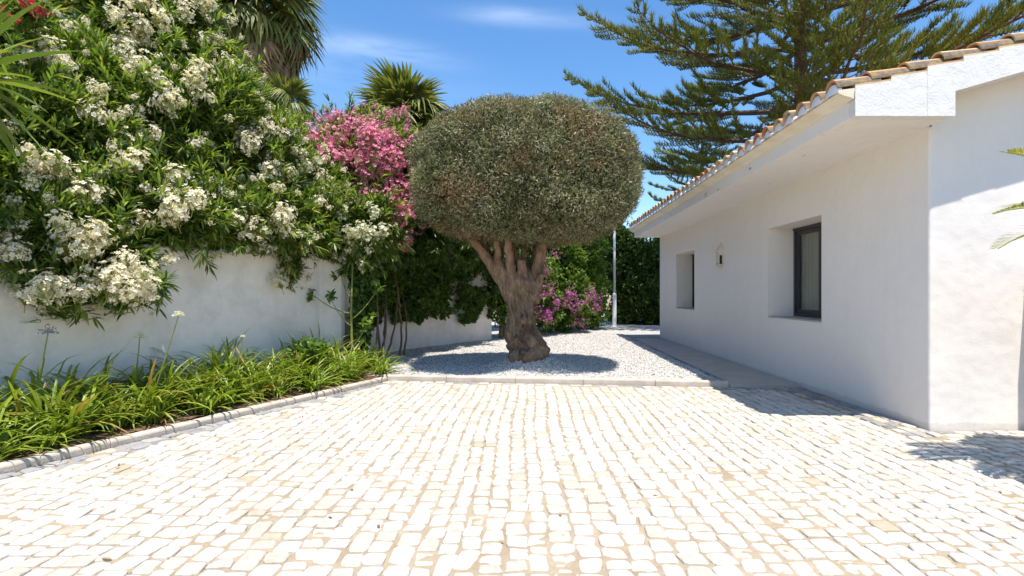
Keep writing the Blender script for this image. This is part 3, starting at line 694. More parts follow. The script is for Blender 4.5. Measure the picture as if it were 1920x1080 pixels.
def flowering_bush(name, label, cat, blobs, nsh, leaf, mat, spots, protos, base, group=None, nl=18, L=0.168, W=0.027, extra=0, droop=0.35, spread=1.0, csize=(0.62, 1.15), up=0.45, inner=0.5, rough=True):
    root = thing(name, label, cat, base, group)
    g = Geo()
    P, N = blob_pts(blobs, nsh, 0.12)
    D = nrm(N * 0.75 + np.array([0, 0, up]) + 0.55 * rdir(len(P)))
    far = (R.random(len(P)) < 0.14)[:, None] * R.uniform(0.08, 0.42, (len(P), 1)) if rough else np.zeros((len(P), 1))
    P = P + D * far; shoots(g, P, D, nl, L, W, spread, 0.24, droop, leaf)
    big = far[:, 0] > 0.1; shoots(g, P[big] - D[big] * 0.2, D[big], nl // 2, L, W, spread, 0.24, droop, leaf)
    P, N = blob_pts(blobs, int(nsh * inner), 0.6, 0.7)
    shoots(g, P * 1.0 - N * 0.18, nrm(N + rdir(len(P))), nl, L * 1.25, W * 1.5, 1.2, 0.3, droop, leaf)
    g.build('foliage', mat, root)
    s = Geo(); B = np.array(blobs); b0 = np.array(base, float)
    for c in B:
        if c[5] < 0.47 and c[5] < 0.9 * B[:, 5].max(): continue
        for _ in range(3):
            e = c[:3] + rdir(1)[0] * c[3:] * 0.6; st = b0 + np.array([R.normal(0, 0.12), R.normal(0, 0.12), 0])
            mid = (st + e) / 2 + np.array([R.normal(0, 0.15), R.normal(0, 0.15), 0.25])
            t = np.linspace(0, 1, 8)[:, None]; pts = st * (1 - t) ** 2 + 2 * mid * t * (1 - t) + e * t * t
            s.tube(pts, np.linspace(0.035, 0.010, 8), 6)
    s.build('stem', M['stem'], root)
    k = 0; off = np.array(base, float); rest = Geo(); rest_n = 0
    if protos:
        for (px, py, cnt) in spots:
            for _ in range(cnt):
                p = hit(blobs, px + R.normal(0, 20 if cnt > 1 else 5), py + R.normal(0, 15 if cnt > 1 else 4))
                if p is None: p = hit(blobs, px, py)
                if p is None: continue
                dv = nrm(np.array([0, 0, H]) - p)
                p = p + dv * R.uniform(0.12, 0.38); sc = R.uniform(*csize)
                if k < 100: mesh_copy(protos[k % len(protos)], 'flower_cluster', p - off, (R.normal(0, 0.35) - 0.25, R.normal(0, 0.35), R.uniform(0, 6.28)), (sc, sc, sc), root); k += 1
        if extra:
            # the small scattered heads that nobody would count
            P, N = blob_pts(blobs, extra, 0.02); P = P + N * R.uniform(0.06, 0.26, (len(P), 1))
            for p in P:
                v, fs, vr = PG[protos[R.integers(len(protos))].name]
                m = np.array(Euler((R.normal(0, 0.5), R.normal(0, 0.5), R.uniform(0, 6.28))).to_matrix()); sc = R.uniform(0.25, 0.85) * csize[0]
                rest.add(v @ m.T * sc + p, fs[0], vr, 0); rest.add(v @ m.T * sc + p, fs[1], vr, 1)
            o = rest.build('blossom', [protos[0].data.materials[0], M['green_stem']], root); o['kind'] = 'stuff'
    return root

protos_all = []
def cl(name, mat, n, rad, fl, cnt):
    p = [flower_cluster(name, M[mat], n, rad, fl) for _ in range(cnt)]; protos_all.extend(p); return p
white_cl = cl('flower_cluster', 'white_flower', 40, 0.15, 0.037, 5)
cream_cl = cl('flower_cluster', 'cream_flower', 30, 0.11, 0.033, 4)
pink_cl = cl('flower_cluster', 'pink_flower', 44, 0.215, 0.044, 5)
red_cl = cl('flower_cluster', 'red_flower', 10, 0.06, 0.026, 3)
purple_cl = cl('flower_cluster', 'purple_flower', 22, 0.19, 0.038, 4)
orange_cl = cl('flower_cluster', 'orange_flower', 10, 0.10, 0.035, 2)

def bl(px, py, y, rx, ry, rz): return (*at(px, py, y), rx, ry, rz)

# ------------------------------------------------------------------ oleanders
A = [bl(20, 300, 6.0, 1.15, 1.0, 1.15), bl(-40, 80, 6.3, 0.8, 0.8, 0.95), bl(190, 215, 6.9, 1.1, 1.0, 0.92), bl(190, 370, 6.4, 1.05, 0.95, 0.75), bl(310, 250, 7.4, 1.15, 1.0, 1.2), bl(285, 50, 7.6, 0.8, 0.85, 0.85), bl(70, 120, 6.6, 0.4, 0.4, 0.3), bl(370, 155, 8.0, 0.62, 0.7, 0.70),
     bl(40, 480, 5.25, 0.55, 0.42, 0.42), bl(160, 470, 5.6, 0.55, 0.45, 0.36), bl(240, 528, 5.6, 0.32, 0.28, 0.17), bl(110, 535, 5.25, 0.36, 0.3, 0.13), bl(300, 398, 6.45, 0.75, 0.62, 0.40), bl(60, 420, 5.35, 0.7, 0.5, 0.4)]
sa = [(340, 20, 2), (180, 210, 1), (285, 200, 3), (300, 165, 2), (250, 275, 3), (245, 305, 2), (100, 320, 2), (145, 340, 2), (180, 352, 2), (60, 320, 1), (265, 50, 3), (300, 30, 2), (75, 105, 3), (255, 110, 3), (380, 130, 3), (400, 90, 2), (350, 155, 2), (430, 120, 3), (455, 105, 2), (462, 145, 2), (500, 155, 1), (320, 345, 2), (300, 372, 2), (350, 365, 2), (345, 400, 3), (160, 450, 3), (195, 462, 3), (130, 448, 2), (15, 450, 4), (230, 518, 4), (255, 545, 4), (280, 530, 2), (205, 510, 2), (100, 540, 2), (60, 545, 2), (150, 550, 2), (225, 25, 2), (230, 75, 1), (120, 110, 1), (380, 5, 2), (400, 15, 2), (285, 10, 2), (55, 280, 1)]
flowering_bush('white_oleander', 'tallest white-flowered oleander, spilling low over the near end of the garden wall', 'shrub', A, 5200, T_LANCE, M['oleander'], sa, white_cl, (wall_x(6.6) - 0.55, 6.6, 0), 'white oleanders along the wall', extra=620)
B = [bl(465, 325, 8.3, 1.0, 0.95, 0.95), bl(550, 360, 8.9, 0.82, 0.85, 0.78), bl(395, 405, 7.05, 0.70, 0.58, 0.44), bl(490, 408, 7.65, 0.70, 0.58, 0.46), bl(575, 415, 8.3, 0.64, 0.52, 0.46), bl(462, 265, 8.6, 0.48, 0.5, 0.42), bl(525, 500, 8.05, 0.26, 0.24, 0.32), bl(545, 300, 9.0, 0.33, 0.4, 0.28)]
sb = [(440, 220, 2), (405, 212, 2), (520, 215, 3), (555, 235, 3), (500, 222, 2), (540, 385, 2), (530, 328, 3), (552, 352, 2), (582, 322, 2), (602, 335, 2), (450, 420, 2), (540, 412, 2), (445, 255, 2), (380, 250, 1), (345, 335, 1), (535, 520, 2), (520, 545, 1), (380, 345, 2), (470, 265, 1), (395, 270, 1), (590, 380, 1), (565, 290, 2), (500, 250, 1), (560, 455, 1)]
flowering_bush('white_oleander', 'sunlit white-flowered oleander beside the pink one, over the wall corner', 'shrub', B, 3400, T_LANCE, M['oleander'], sb, white_cl, (wall_x(8.2) - 0.6, 8.3, 0), 'white oleanders along the wall', extra=430)
C = [bl(660, 425, 8.85, 0.62, 0.5, 0.50), bl(625, 395, 9.0, 0.45, 0.45, 0.35), bl(700, 430, 8.9, 0.33, 0.3, 0.30), bl(685, 475, 8.75, 0.2, 0.2, 0.2), bl(625, 460, 8.8, 0.3, 0.25, 0.28)]
sc_ = [(650, 430, 3), (690, 430, 3), (670, 452, 3), (705, 445, 2), (680, 497, 2), (722, 440, 1), (640, 462, 2), (730, 402, 1), (660, 400, 2), (620, 400, 2), (640, 375, 2), (610, 440, 1), (700, 405, 2), (625, 485, 1)]
flowering_bush('white_oleander', 'low cream-flowered oleander hanging over the creeper below the pink blooms', 'shrub', C, 1300, T_LANCE, M['oleander'], sc_, cream_cl, (-3.6, 9.1, 0), 'white oleanders along the wall', droop=0.6, up=0.0, extra=50)
K = [bl(690, 300, 9.8, 0.80, 0.75, 0.70), bl(620, 300, 9.6, 0.5, 0.5, 0.55), bl(725, 395, 9.5, 0.48, 0.42, 0.55), bl(750, 290, 9.6, 0.4, 0.4, 0.42), bl(660, 255, 9.9, 0.5, 0.5, 0.33)]
sk = [(640, 250, 3), (680, 245, 4), (720, 260, 4), (755, 262, 4), (700, 280, 4), (660, 290, 3), (745, 300, 4), (600, 290, 3), (590, 265, 3), (620, 275, 2), (690, 320, 3), (650, 320, 3), (635, 350, 3), (672, 368, 3), (720, 355, 3), (735, 385, 4), (740, 412, 2), (765, 350, 2), (700, 240, 2), (640, 225, 1), (580, 285, 2), (730, 320, 3), (765, 275, 2), (610, 365, 1), (720, 300, 3), (690, 225, 1), (670, 340, 2), (570, 270, 2), (695, 215, 1), (715, 340, 2)]
flowering_bush('pink_oleander', 'pink-flowered oleander between the white oleander and the clipped round tree', 'shrub', K, 1700, T_LANCE, M['oleander'], sk, pink_cl, (-3.9, 10.9, 0), extra=300)
Q = [bl(15, -15, 7.6, 0.7, 0.6, 0.5), bl(110, -15, 7.9, 0.5, 0.5, 0.4)]
flowering_bush('red_bougainvillea', 'red-flowered climber peeping out above the tallest white oleander', 'climber', Q + [bl(45, 20, 5.6, 0.25, 0.2, 0.2)], 260, T_BROAD, M['oleander'], [(65, 14, 4), (18, 35, 3), (50, 5, 3), (75, 30, 2), (118, 4, 2)], red_cl, (-7.4, 7.6, 0), L=0.06, W=0.04)
# dark shrub over the curved wall
Dk = [bl(790, 440, 11.1, 0.75, 0.6, 0.62), bl(850, 450, 12.4, 0.8, 0.7, 0.7), bl(905, 465, 13.8, 0.75, 0.7, 0.68), bl(740, 465, 10.7, 0.5, 0.4, 0.42), bl(960, 470, 14.9, 0.8, 0.7, 0.7), bl(830, 390, 13.2, 0.9, 0.8, 0.8)]
flowering_bush('dark_shrub', 'dark evergreen shrub drooping over the curved wall behind the clipped tree', 'shrub', Dk, 2300, T_LANCE, M['oleander_dark'], [], [], (-2.9, 12.6, 0), droop=0.7, up=0.0, W=0.03)
# a plain green screen of tall shrubs further behind the wall
Bk = [(-8.3, 8.5, 2.2, 1.3, 1.3, 2.2), (-7.0, 10.2, 2.0, 1.4, 1.3, 2.0), (-5.4, 11.6, 1.9, 1.3, 1.3, 1.9), (-4.6, 13.4, 1.7, 1.3, 1.3, 1.7), (-3.0, 15.6, 1.6, 1.4, 1.2, 1.6)]
for i, (b, wd) in enumerate(zip(Bk, ('behind the tallest white oleander', 'behind the sunlit white oleander', 'behind the pink oleander', 'behind the low cream-flowered oleander', 'behind the far end of the curved wall'))):
    flowering_bush('evergreen_shrub', 'tall dark green shrub ' + wd, 'shrub', [b, (b[0] + 0.5, b[1] + 0.3, b[2] - 0.5, 1.0, 1.0, 1.5)], 520, T_LANCE, M['oleander_dark'], [], [], (b[0], b[1], 0), 'evergreen screen behind the wall', L=0.16, W=0.045, nl=16)

# ------------------------------------------------------------------ creeper on the curved wall
def creeper():
    base = (-2.9, 9.4, 0)
    root = thing('wall_creeper', 'dark green broad-leaved creeper hanging over the curved white wall', 'climber', base)
    g = Geo()
    W = np.array([(-2.86, 8.72), (-2.9, 9.3), (-3.02, 10.2), (-2.88, 10.9), (-2.52, 11.8), (-1.98, 12.7), (-1.35, 13.55), (-0.9, 14.2)])
    s = np.linspace(0, 1, len(W)); n = 13500
    t = R.random(n) ** 0.9; x = np.interp(t, s, W[:, 0]); y = np.interp(t, s, W[:, 1])
    low = np.interp(t, [0, 0.12, 0.25, 0.35, 0.5, 0.75, 0.9, 1.0], [0.18, 0.20, 0.28, 0.62, 0.72, 0.70, 0.66, 0.75])
    low = low + 0.30 * (vnoise(np.stack([t * 22, t * 0, t * 0], -1), 31) - 0.5) + 0.14 * (vnoise(np.stack([t * 90, t * 0, t * 0], -1), 32) - 0.5)
    z = low + (2.25 - low) * R.random(n) ** 0.85
    hole = vnoise(np.stack([t * 16, z * 2.4, t * 0], -1), 33)
    ok = hole > np.where((z < 1.6) & (t > 0.4), 0.415, 0.33)
    x, y, z, t = x[ok], y[ok], z[ok], t[ok]; n = len(x)
    out = nrm(np.stack([np.full(n, 0.8), np.full(n, -0.55), np.zeros(n)], -1))
    bulge = 0.05 + 0.40 * R.random(n) ** 1.5 * np.clip((z - low[ok]) * 1.6 + 0.15, 0, 1) * (0.4 + vnoise(np.stack([t * 12, z * 2, t * 0], -1), 34))
    P = np.stack([x, y, z], -1) + out * bulge[:, None]
    shoots(g, P, nrm(out + 0.7 * rdir(n) + np.array([0, 0, -0.4])), 4, 0.075, 0.068, 0.8, 0.10, 0.7, T_BROAD)
    g.build('foliage', M['ivy'], root)
    for k in range(9):
        q = Geo(); st = np.array([-2.75 + R.normal(0, 0.15), 8.75 + 0.28 * k + R.normal(0, 0.1), 0.02]); 
        e = st + np.array([R.normal(0.0, 0.2), R.normal(0.3, 0.3), R.uniform(1.2, 1.9)])
        m = (st + e) / 2 + np.array([0.22, -0.1, -0.2]); tt = np.linspace(0, 1, 12)[:, None]
        q.tube(st * (1 - tt) ** 2 + 2 * m * tt * (1 - tt) + e * tt * tt + R.normal(0, 0.008, (12, 3)), np.linspace(0.024, 0.009, 12), 7)
        q.build('vine_stem', M['limb'], root, smooth=True)
creeper()

# slender sapling in front of the wall corner
def sapling():
    b = np.array([-2.72, 8.42, 0.03])
    root = thing('sapling', 'slender sapling with yellow-green stem before the wall corner', 'sapling', b)
    g = Geo(); pts = np.array([b, b + [0.01, 0.02, 0.5], b + [0.0, 0.0, 1.0], b + [0.02, 0.03, 1.75]]); g.tube(pts, [0.024, 0.021, 0.018, 0.012], 8); g.build('stem', M['green_stem'], root, smooth=True)
    for e in ((-0.62, -0.05, 0.95, 1.28), (-0.30, -0.1, 0.75, 1.22), (0.42, 0.1, 0.85, 1.38), (0.3, -0.1, 0.4, 0.85), (-0.2, 0.1, 1.2, 1.6)):
        q = Geo(); a = b + [0, 0, e[2]]; c = b + [e[0], e[1], e[3]]; tt = np.linspace(0, 1, 6)[:, None]
        q.tube(a * (1 - tt) + c * tt + np.array([0, 0, -0.06]) * (4 * tt * (1 - tt)), np.linspace(0.011, 0.005, 6), 6); br = q.build('branch', M['green_stem'], root, smooth=True)
        f = Geo(); P = np.repeat(c[None], 3, 0) + R.normal(0, 0.05, (3, 3)); shoots(f, P, nrm(rdir(3) + [0, 0, 0.5]), 9, 0.11, 0.055, 1.2, 0.08, 0.5, T_BROAD); f.build('leaf_spray', M['hedge'], br)
sapling()

# ------------------------------------------------------------------ clipped round tree
LIMBS = [((958, 560), (934, 508), (882, 444), 13, 7.5, -0.02), ((960, 560), (935, 508), (931, 440), 10, 6, -0.14), ((966, 560), (957, 510), (952, 440), 11, 6, -0.24), ((980, 555), (984, 490), (979, 440), 7, 4.5, 0.12), ((996, 565), (1007, 508), (1021, 440), 14, 8.5, -0.04),
         ((977, 560), (979, 520), (977, 486), 12, 8, -0.16), ((988, 560), (968, 495), (957, 440), 8, 5, 0.22), ((996, 560), (1000, 495), (1008, 440), 8, 5, 0.2), ((958, 560), (914, 492), (905, 440), 8, 5.5, 0.2), ((1002, 548), (1010, 532), (1014, 514), 9, 6, -0.12)]
KNOTS = [(966, 666, -0.18, 15), (1010, 662, -0.16, 17), (990, 668, -0.26, 16), (960, 650, -0.08, 12), (1012, 668, 0.05, 15), (967, 640, -0.18, 11), (998, 640, -0.20, 14), (954, 625, -0.05, 9), (1004, 545, -0.10, 10), (953, 545, -0.12, 9), (984, 600, -0.22, 9)]
def clipped_tree():
    zb = float(gz(np.array([TX]), np.array([TY]))[0])
    root = thing('clipped_tree', 'round clipped mushroom-shaped tree with gnarled trunk in white gravel', 'tree', (TX, TY, zb))
    y = TY; k = y / F
    rows = [(690, 950, 1036), (680, 952, 1032), (673, 955, 1029), (662, 953, 1031), (653, 952, 1030), (643, 948, 1027), (633, 943, 1021), (622, 943, 1016), (614, 944, 1013), (602, 947, 1010), (590, 950, 1007), (578, 948, 1005), (566, 946, 1005), (556, 943, 1009), (546, 940, 1015), (536, 936, 1018), (527, 935, 1018), (517, 942, 1012), (508, 952, 1004), (500, 964, 994)]
    rows = np.array(rows, float); py = np.linspace(690, 500, 110)
    l = np.interp(-py, -rows[:, 0], rows[:, 1]); r_ = np.interp(-py, -rows[:, 0], rows[:, 2])
    cx = (l + r_) / 2; rr = (r_ - l) / 2 * k * np.interp(py, [500, 600, 640, 680], [0.80, 0.80, 0.86, 0.93]); seg = 96; an = np.arange(seg) / seg * 2 * np.pi
    V = []
    for p, c, q in zip(py, cx, rr):
        z = H - (p - CY) * k; tw = (z - zb) * 1.1
        base = np.stack([np.cos(an), np.sin(an), np.zeros(seg)], -1)
        fl = 0.085 * np.sin(an * 5 + tw * 2.0 + 0.6 * np.sin(z * 5)) + 0.06 * np.sin(an * 9 - tw * 1.6 + 0.7 * np.sin(z * 6)) - 0.055 * np.abs(np.sin(an * 8 + tw * 1.8 + np.sin(z * 4))) ** 0.5 + 0.03 * np.sin(an * 19 + tw * 3)
        nz = (vnoise(np.stack([np.cos(an) * 2.2, np.sin(an) * 2.2, np.full(seg, z * 2.6)], -1), 41) - 0.5) * 0.32 + (vnoise(np.stack([np.cos(an) * 6, np.sin(an) * 6, np.full(seg, z * 5)], -1), 42) - 0.5) * 0.20
        f = 1 + fl + nz
        V.append(np.stack([(c - CX) * k + q * f * np.cos(an), y + q * 0.9 * f * np.sin(an), np.full(seg, z) + 0.02 * np.sin(an * 3)], -1))
    g = Geo(); n = len(py); i = np.arange(n - 1)[:, None] * seg; j = np.arange(seg)[None]; jj = (j + 1) % seg
    g.add(np.concatenate(V), [np.stack([i + j, i + jj, i + seg + jj, i + seg + j], -1).reshape(-1, 4), [tuple(range((n - 1) * seg, n * seg))], [tuple(range(seg - 1, -1, -1))]])
    axes = []
    for (a, b, c, r0, r1, dy) in LIMBS:
        A_ = at(*a, y + dy * 0.3); B_ = at(*b, y + dy * 0.8); C_ = at(*c, y + dy * 1.6)
        t = np.linspace(0, 1, 16)[:, None]; pts = A_ * (1 - t) ** 2 + 2 * B_ * t * (1 - t) + C_ * t * t
        if c[1] < 460: pts = np.concatenate([pts, (C_ + (C_ - B_) * 0.8)[None]])
        pts[1:-1] += R.normal(0, 0.008, (len(pts) - 2, 3))
        ra = np.interp(np.linspace(0, 1, len(pts)), [0, 0.45, 1], [r0 * 0.95, (r0 * 0.55 + r1 * 0.55), r1 * 0.95]) * k
        g.tube(pts, ra, 16); axes.append((pts, c[1] < 460))
    for (px_, py_, dy, rad_) in KNOTS:                       # burls and root flare
        c = at(px_, py_, y + dy); d = np.array([(i, j, m_) for i in (-1, 0, 1) for j in (-1, 0, 1) for m_ in (-1, 0, 1) if (i, j, m_) != (0, 0, 0)], float)
        n0 = 10; th = np.linspace(0, np.pi, n0); ps = c + np.stack([0 * th, 0 * th, np.cos(th)], -1) * rad_ * k
        g.tube(ps, np.maximum(np.sin(th), 0.05) * rad_ * k, 12)
    o = g.build('trunk_cast', M['trunk'], None, world=False)
    md = o.modifiers.new('fuse', 'REMESH'); md.mode = 'VOXEL'; md.voxel_size = 0.0105
    sm = o.modifiers.new('soften', 'SMOOTH'); sm.iterations = 7; sm.factor = 0.5
    bpy.context.view_layer.update()
    ev = o.evaluated_get(bpy.context.evaluated_depsgraph_get()); me = ev.to_mesh()
    V = np.empty(len(me.vertices) * 3, np.float32); me.vertices.foreach_get('co', V); V = V.reshape(-1, 3).astype(float)
    N = np.empty(len(V) * 3, np.float32); me.vertices.foreach_get('normal', N); N = N.reshape(-1, 3).astype(float)
    Fq = [np.array([tuple(p_.vertices) for p_ in me.polygons if len(p_.vertices) == m_], np.int64) for m_ in (3, 4)]
    ev.to_mesh_clear(); bpy.data.objects.remove(o, do_unlink=True)
    h = V[:, 2] - zb; low = np.clip(1.35 - h, 0, 1.35) / 1.35
    an_ = np.arctan2(V[:, 1] - y, V[:, 0] - np.interp(V[:, 2], [(H - (p_ - CY) * k) for p_ in py], (cx - CX) * k)) + 0.8 * h
    ridge = lambda q, f, sd: 1 - np.abs(2 * vnoise(q * f, sd) - 1)
    q = np.stack([np.cos(an_) * 1.0, np.sin(an_) * 1.0, h * 0.42], -1)
    w = np.stack([vnoise(V * 4, 81), vnoise(V * 4, 82), vnoise(V * 4, 83)], -1) - 0.5
    D1 = (ridge(q + w * 0.35, 3.2, 84) - 0.8) * 0.08 + (ridge(q + w * 0.2, 8.0, 85) - 0.78) * 0.05
    D2 = (vnoise(V * np.array([38, 38, 14]), 86) - 0.5) * 0.018 + (ridge(V, 9.0, 87) - 0.6) * 0.020
    amp = np.clip((1.25 - h) / 0.35, 0.12, 1)
    V = V + N * (D1 * amp + D2 * np.maximum(amp, 0.5))[:, None]
    axd = np.stack([np.min(np.linalg.norm(V[:, None] - ax[None], axis=2), 1) for ax, up_ in axes], 1)
    near = np.argmin(axd, 1)
    def piece(name, mat, keep, par):
        gg = Geo(); used = np.zeros(len(V), bool); fs = []
        for f in Fq:
            if f.size == 0: continue
            m_ = keep(f); f = f[m_]; used[f.ravel()] = True; fs.append(f)
        ix = np.cumsum(used) - 1; gg.add(V[used], [ix[f] for f in fs if f.size])
        return gg.build(name, mat, par, smooth=True) if used.any() else None
    zf = H - (497 - CY) * k
    isl = (V[:, 2] > zf) & np.array([axes[i_][1] for i_ in near])
    trunk = piece('trunk', M['trunk'], lambda f: ~isl[f].all(1), root)
    for i_, (ax, up_) in enumerate(axes):
        if up_: piece('limb', M['trunk'], lambda f: isl[f].all(1) & (near[f[:, 0]] == i_), trunk)
    # crown
    C = np.array([at(988, 316, y)[0], y - 0.05, at(988, 333, y)[2]]); rad = np.array([1.84, 1.40, 1.10])
    def surf(d, noise=True):
        p = np.where(d[:, 2] > 0, 2.35, 3.1); a = np.abs(d) / rad
        r = (np.sum(a ** p[:, None], 1)) ** (-1 / p)
        ln = 1 + 0.075 * (vnoise(d * 2.3, 51) - 0.5) + 0.085 * (vnoise(d * 6, 52) - 0.5) + 0.06 * (vnoise(d * 13, 53) - 0.5)
        # the upper tier stands a little proud of the lower one
        q = d * r[:, None]; az = np.arctan2(d[:, 0], -d[:, 1])
        edge = 0.42 + 0.18 * np.sin(az * 2 + 0.9)
        ln += 0.03 * np.clip((q[:, 2] - edge) * 6, -1, 1)
        return q * (ln if noise else 1)[:, None] if noise else q
    g = Geo(); n = 150000
    d = nrm(R.normal(size=(n, 3)) * np.array([1.25, 1.0, 0.9])); S = surf(d)
    nr = nrm(np.sign(d) * np.abs(S / rad) ** 1.45 / rad)
    P = C + S - nr * (R.random(n) ** 1.15 * 0.26 - 0.045 * R.random(n))[:, None]
    D = nrm(nr * 0.30 + 1.0 * rdir(n) + np.array([0, 0, 0.15]))
    N = nrm(nr + 0.9 * rdir(n))
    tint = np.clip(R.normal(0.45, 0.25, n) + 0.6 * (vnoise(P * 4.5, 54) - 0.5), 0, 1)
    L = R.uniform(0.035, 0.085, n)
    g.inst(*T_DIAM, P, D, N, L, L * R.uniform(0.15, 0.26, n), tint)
    # clipped twig ends
    m = 14000; d = rdir(m); S = surf(d); nr = nrm(np.sign(d) * np.abs(S / rad) ** 1.45 / rad)
    g.inst(*T_DIAM, C + S - nr * 0.02, nrm(nr + 0.5 * rdir(m)), rdir(m), R.uniform(0.03, 0.07, m), 0.006, R.uniform(0.75, 1.0, m))
    # dense inner twigs and leaves, so that no sky shows through
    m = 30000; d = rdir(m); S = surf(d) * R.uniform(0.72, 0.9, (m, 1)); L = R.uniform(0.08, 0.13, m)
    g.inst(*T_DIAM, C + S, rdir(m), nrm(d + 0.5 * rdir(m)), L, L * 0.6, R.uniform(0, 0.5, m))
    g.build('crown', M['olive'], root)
clipped_tree()

# ------------------------------------------------------------------ far hedges and trees
def leafy(name, label, cat, blobs, n, mat, base, size=0.09, spots=(), protos=(), group=None, trunk=True, csize=(0.8, 1.2)):
    root = thing(name, label, cat, base, group)
    g = Geo(); P, N = blob_pts(blobs, n, 0.15)
    shoots(g, P, nrm(N + 0.8 * rdir(len(P)) + [0, 0, 0.3]), 9, size, size * 0.55, 1.1, size * 2.2, 0.4, T_BROAD)
    P, N = blob_pts(blobs, n // 2, 0.5, 0.7); shoots(g, P - N * 0.15, nrm(N + rdir(len(P))), 8, size * 1.5, size * 1.1, 1.2, size * 2, 0.4, T_BROAD)
    g.build('foliage', mat, root)
    s = Geo(); b0 = np.array(base, float)
    for c in blobs:
        e = np.array(c[:3]); t = np.linspace(0, 1, 7)[:, None]; st = b0 + [R.normal(0, 0.1), R.normal(0, 0.1), 0]; mid = np.array([st[0], st[1], e[2] * 0.7])
        s.tube(st * (1 - t) ** 2 + 2 * mid * t * (1 - t) + e * t * t, np.linspace(0.07, 0.02, 7), 6)
    s.build('trunk', M['stem'], root)
    off = np.array(base, float); k = 0
    for (px, py, cnt) in spots:
        for _ in range(cnt):
            p = hit(blobs, px + R.normal(0, 15), py + R.normal(0, 15))
            if p is None: continue
            p = p + nrm(np.array([0, 0, H]) - p) * R.uniform(0.05, 0.3); s_ = R.uniform(*csize)
            mesh_copy(protos[k % len(protos)], 'flower_cluster', p - off, (R.normal(0, 0.5), R.normal(0, 0.5), R.uniform(0, 6.28)), (s_, s_, s_), root); k += 1
    return root
HB = [bl(1010, 590, 16.0, 0.7, 0.6, 0.55), bl(1060, 588, 17.0, 0.8, 0.6, 0.6), bl(1098, 585, 18.6, 0.75, 0.7, 0.65), bl(1010, 540, 16.0, 0.75, 0.7, 1.0), bl(1060, 555, 17.0, 1.0, 0.8, 0.95), bl(1085, 525, 18.6, 1.0, 0.9, 1.3), bl(1040, 480, 17.5, 1.1, 0.9, 0.9), bl(1108, 550, 20.2, 0.6, 0.7, 1.0), bl(1085, 470, 18.5, 1.1, 0.9, 0.9)]
leafy('bougainvillea', 'bright green bougainvillea with purple bracts behind the gnarled trunk', 'shrub', HB, 3800, M['hedge'], (1.2, 17.6, 0), 0.085,
      [(1005, 490, 7), (1015, 525, 7), (1022, 550, 4), (1060, 570, 5), (1110, 550, 4), (1050, 595, 3), (1015, 580, 5), (1090, 560, 3), (1030, 565, 2), (1075, 590, 2), (1000, 470, 3), (1115, 560, 3)], purple_cl)
leafy('lantana_shrub', 'orange-flowered shrub rising behind the clipped tree limbs', 'shrub', [bl(1035, 462, 16.8, 0.7, 0.5, 0.4)], 300, M['hedge'], (0.9, 16.9, 0), 0.08, [(1005, 463, 2), (1030, 465, 2), (1050, 470, 2)], orange_cl, csize=(0.5, 0.8))
leafy('hedge_shrub', 'yellow-green shrub between the curved wall end and the gnarled trunk', 'shrub', [bl(940, 575, 14.9, 0.38, 0.35, 0.62), bl(950, 530, 15.2, 0.45, 0.4, 0.5)], 420, M['hedge'], (-0.6, 15.0, 0), 0.07)
leafy('hedge_tree', 'broad dark green tree at the end of the gravel beside the lamp post', 'tree', [bl(1190, 520, 22.5, 1.3, 1.1, 1.75), bl(1150, 480, 23.2, 1.4, 1.1, 1.5), bl(1215, 560, 21.8, 0.9, 0.8, 0.95), bl(1190, 590, 22.0, 1.2, 0.8, 0.8), bl(1230, 590, 21.6, 0.9, 0.7, 0.8)], 2600, M['far_tree'], (4.6, 22.6, 0), 0.11)
leafy('hedge_tree', 'dark green tree partly hidden by the far house corner', 'tree', [bl(1250, 500, 23.5, 1.2, 1.1, 1.95), bl(1275, 540, 22.8, 1.2, 1.0, 1.4)], 1500, M['far_tree'], (6.3, 23.3, 0), 0.11)
leafy('hedge_tree', 'mid green tree behind the purple bougainvillea', 'tree', [bl(1060, 480, 23.0, 1.7, 1.2, 2.0), bl(1110, 470, 24.0, 1.5, 1.2, 1.6)], 1700, M['far_tree'], (2.2, 23.4, 0), 0.11)
leafy('hedge_tree', 'shaded tree behind the curved wall end and the clipped crown', 'tree', [bl(950, 470, 19.0, 1.6, 1.2, 1.7), bl(870, 440, 17.5, 1.6, 1.2, 1.9)], 1700, M['far_tree'], (-1.2, 18.6, 0), 0.10)

# ------------------------------------------------------------------ fan palms
def fan_mesh(name, mat, rad, droop, lo, hi):
    # one fan leaf round its own origin: petiole along +x, fan of folded blades with hanging tips
    g = Geo(); pl = rad * 0.8
    g.tube([(0, 0, 0), (pl * 0.5, 0, 0.05 * rad), (pl, 0, 0)], [0.028, 0.02, 0.014], 5, var=0.7)
    nb = 30
    for k in range(nb):
        a = (k / (nb - 1) - 0.5) * 4.2 + R.normal(0, 0.03); L = rad * (0.78 + 0.22 * math.cos(a * 0.7)) * R.uniform(0.9, 1.08)
        dx, dy = math.cos(a), math.sin(a); s = np.linspace(0, 1, 7)
        fall = -droop * L * np.clip(s - 0.35, 0, 1) ** 1.7 * 1.6 * R.uniform(0.7, 1.3); out = s * L * (1 - 0.25 * droop * np.clip(s - 0.4, 0, 1))
        w = 0.5 * L * 0.14 * np.array([0.35, 0.8, 1, 0.85, 0.6, 0.35, 0.03])
        c = np.stack([pl + dx * out, dy * out, fall + 0.06 * L * (k % 2 - 0.5) * s], -1); sd = np.array([-dy, dx, 0])
        V = np.concatenate([c + sd * w[:, None], c - sd * w[:, None]]); i = np.arange(6)
        g.add(V, [np.stack([i, i + 1, 8 + i, 7 + i], -1)], R.uniform(lo, hi))
    return g.build(name, mat, None, world=False)
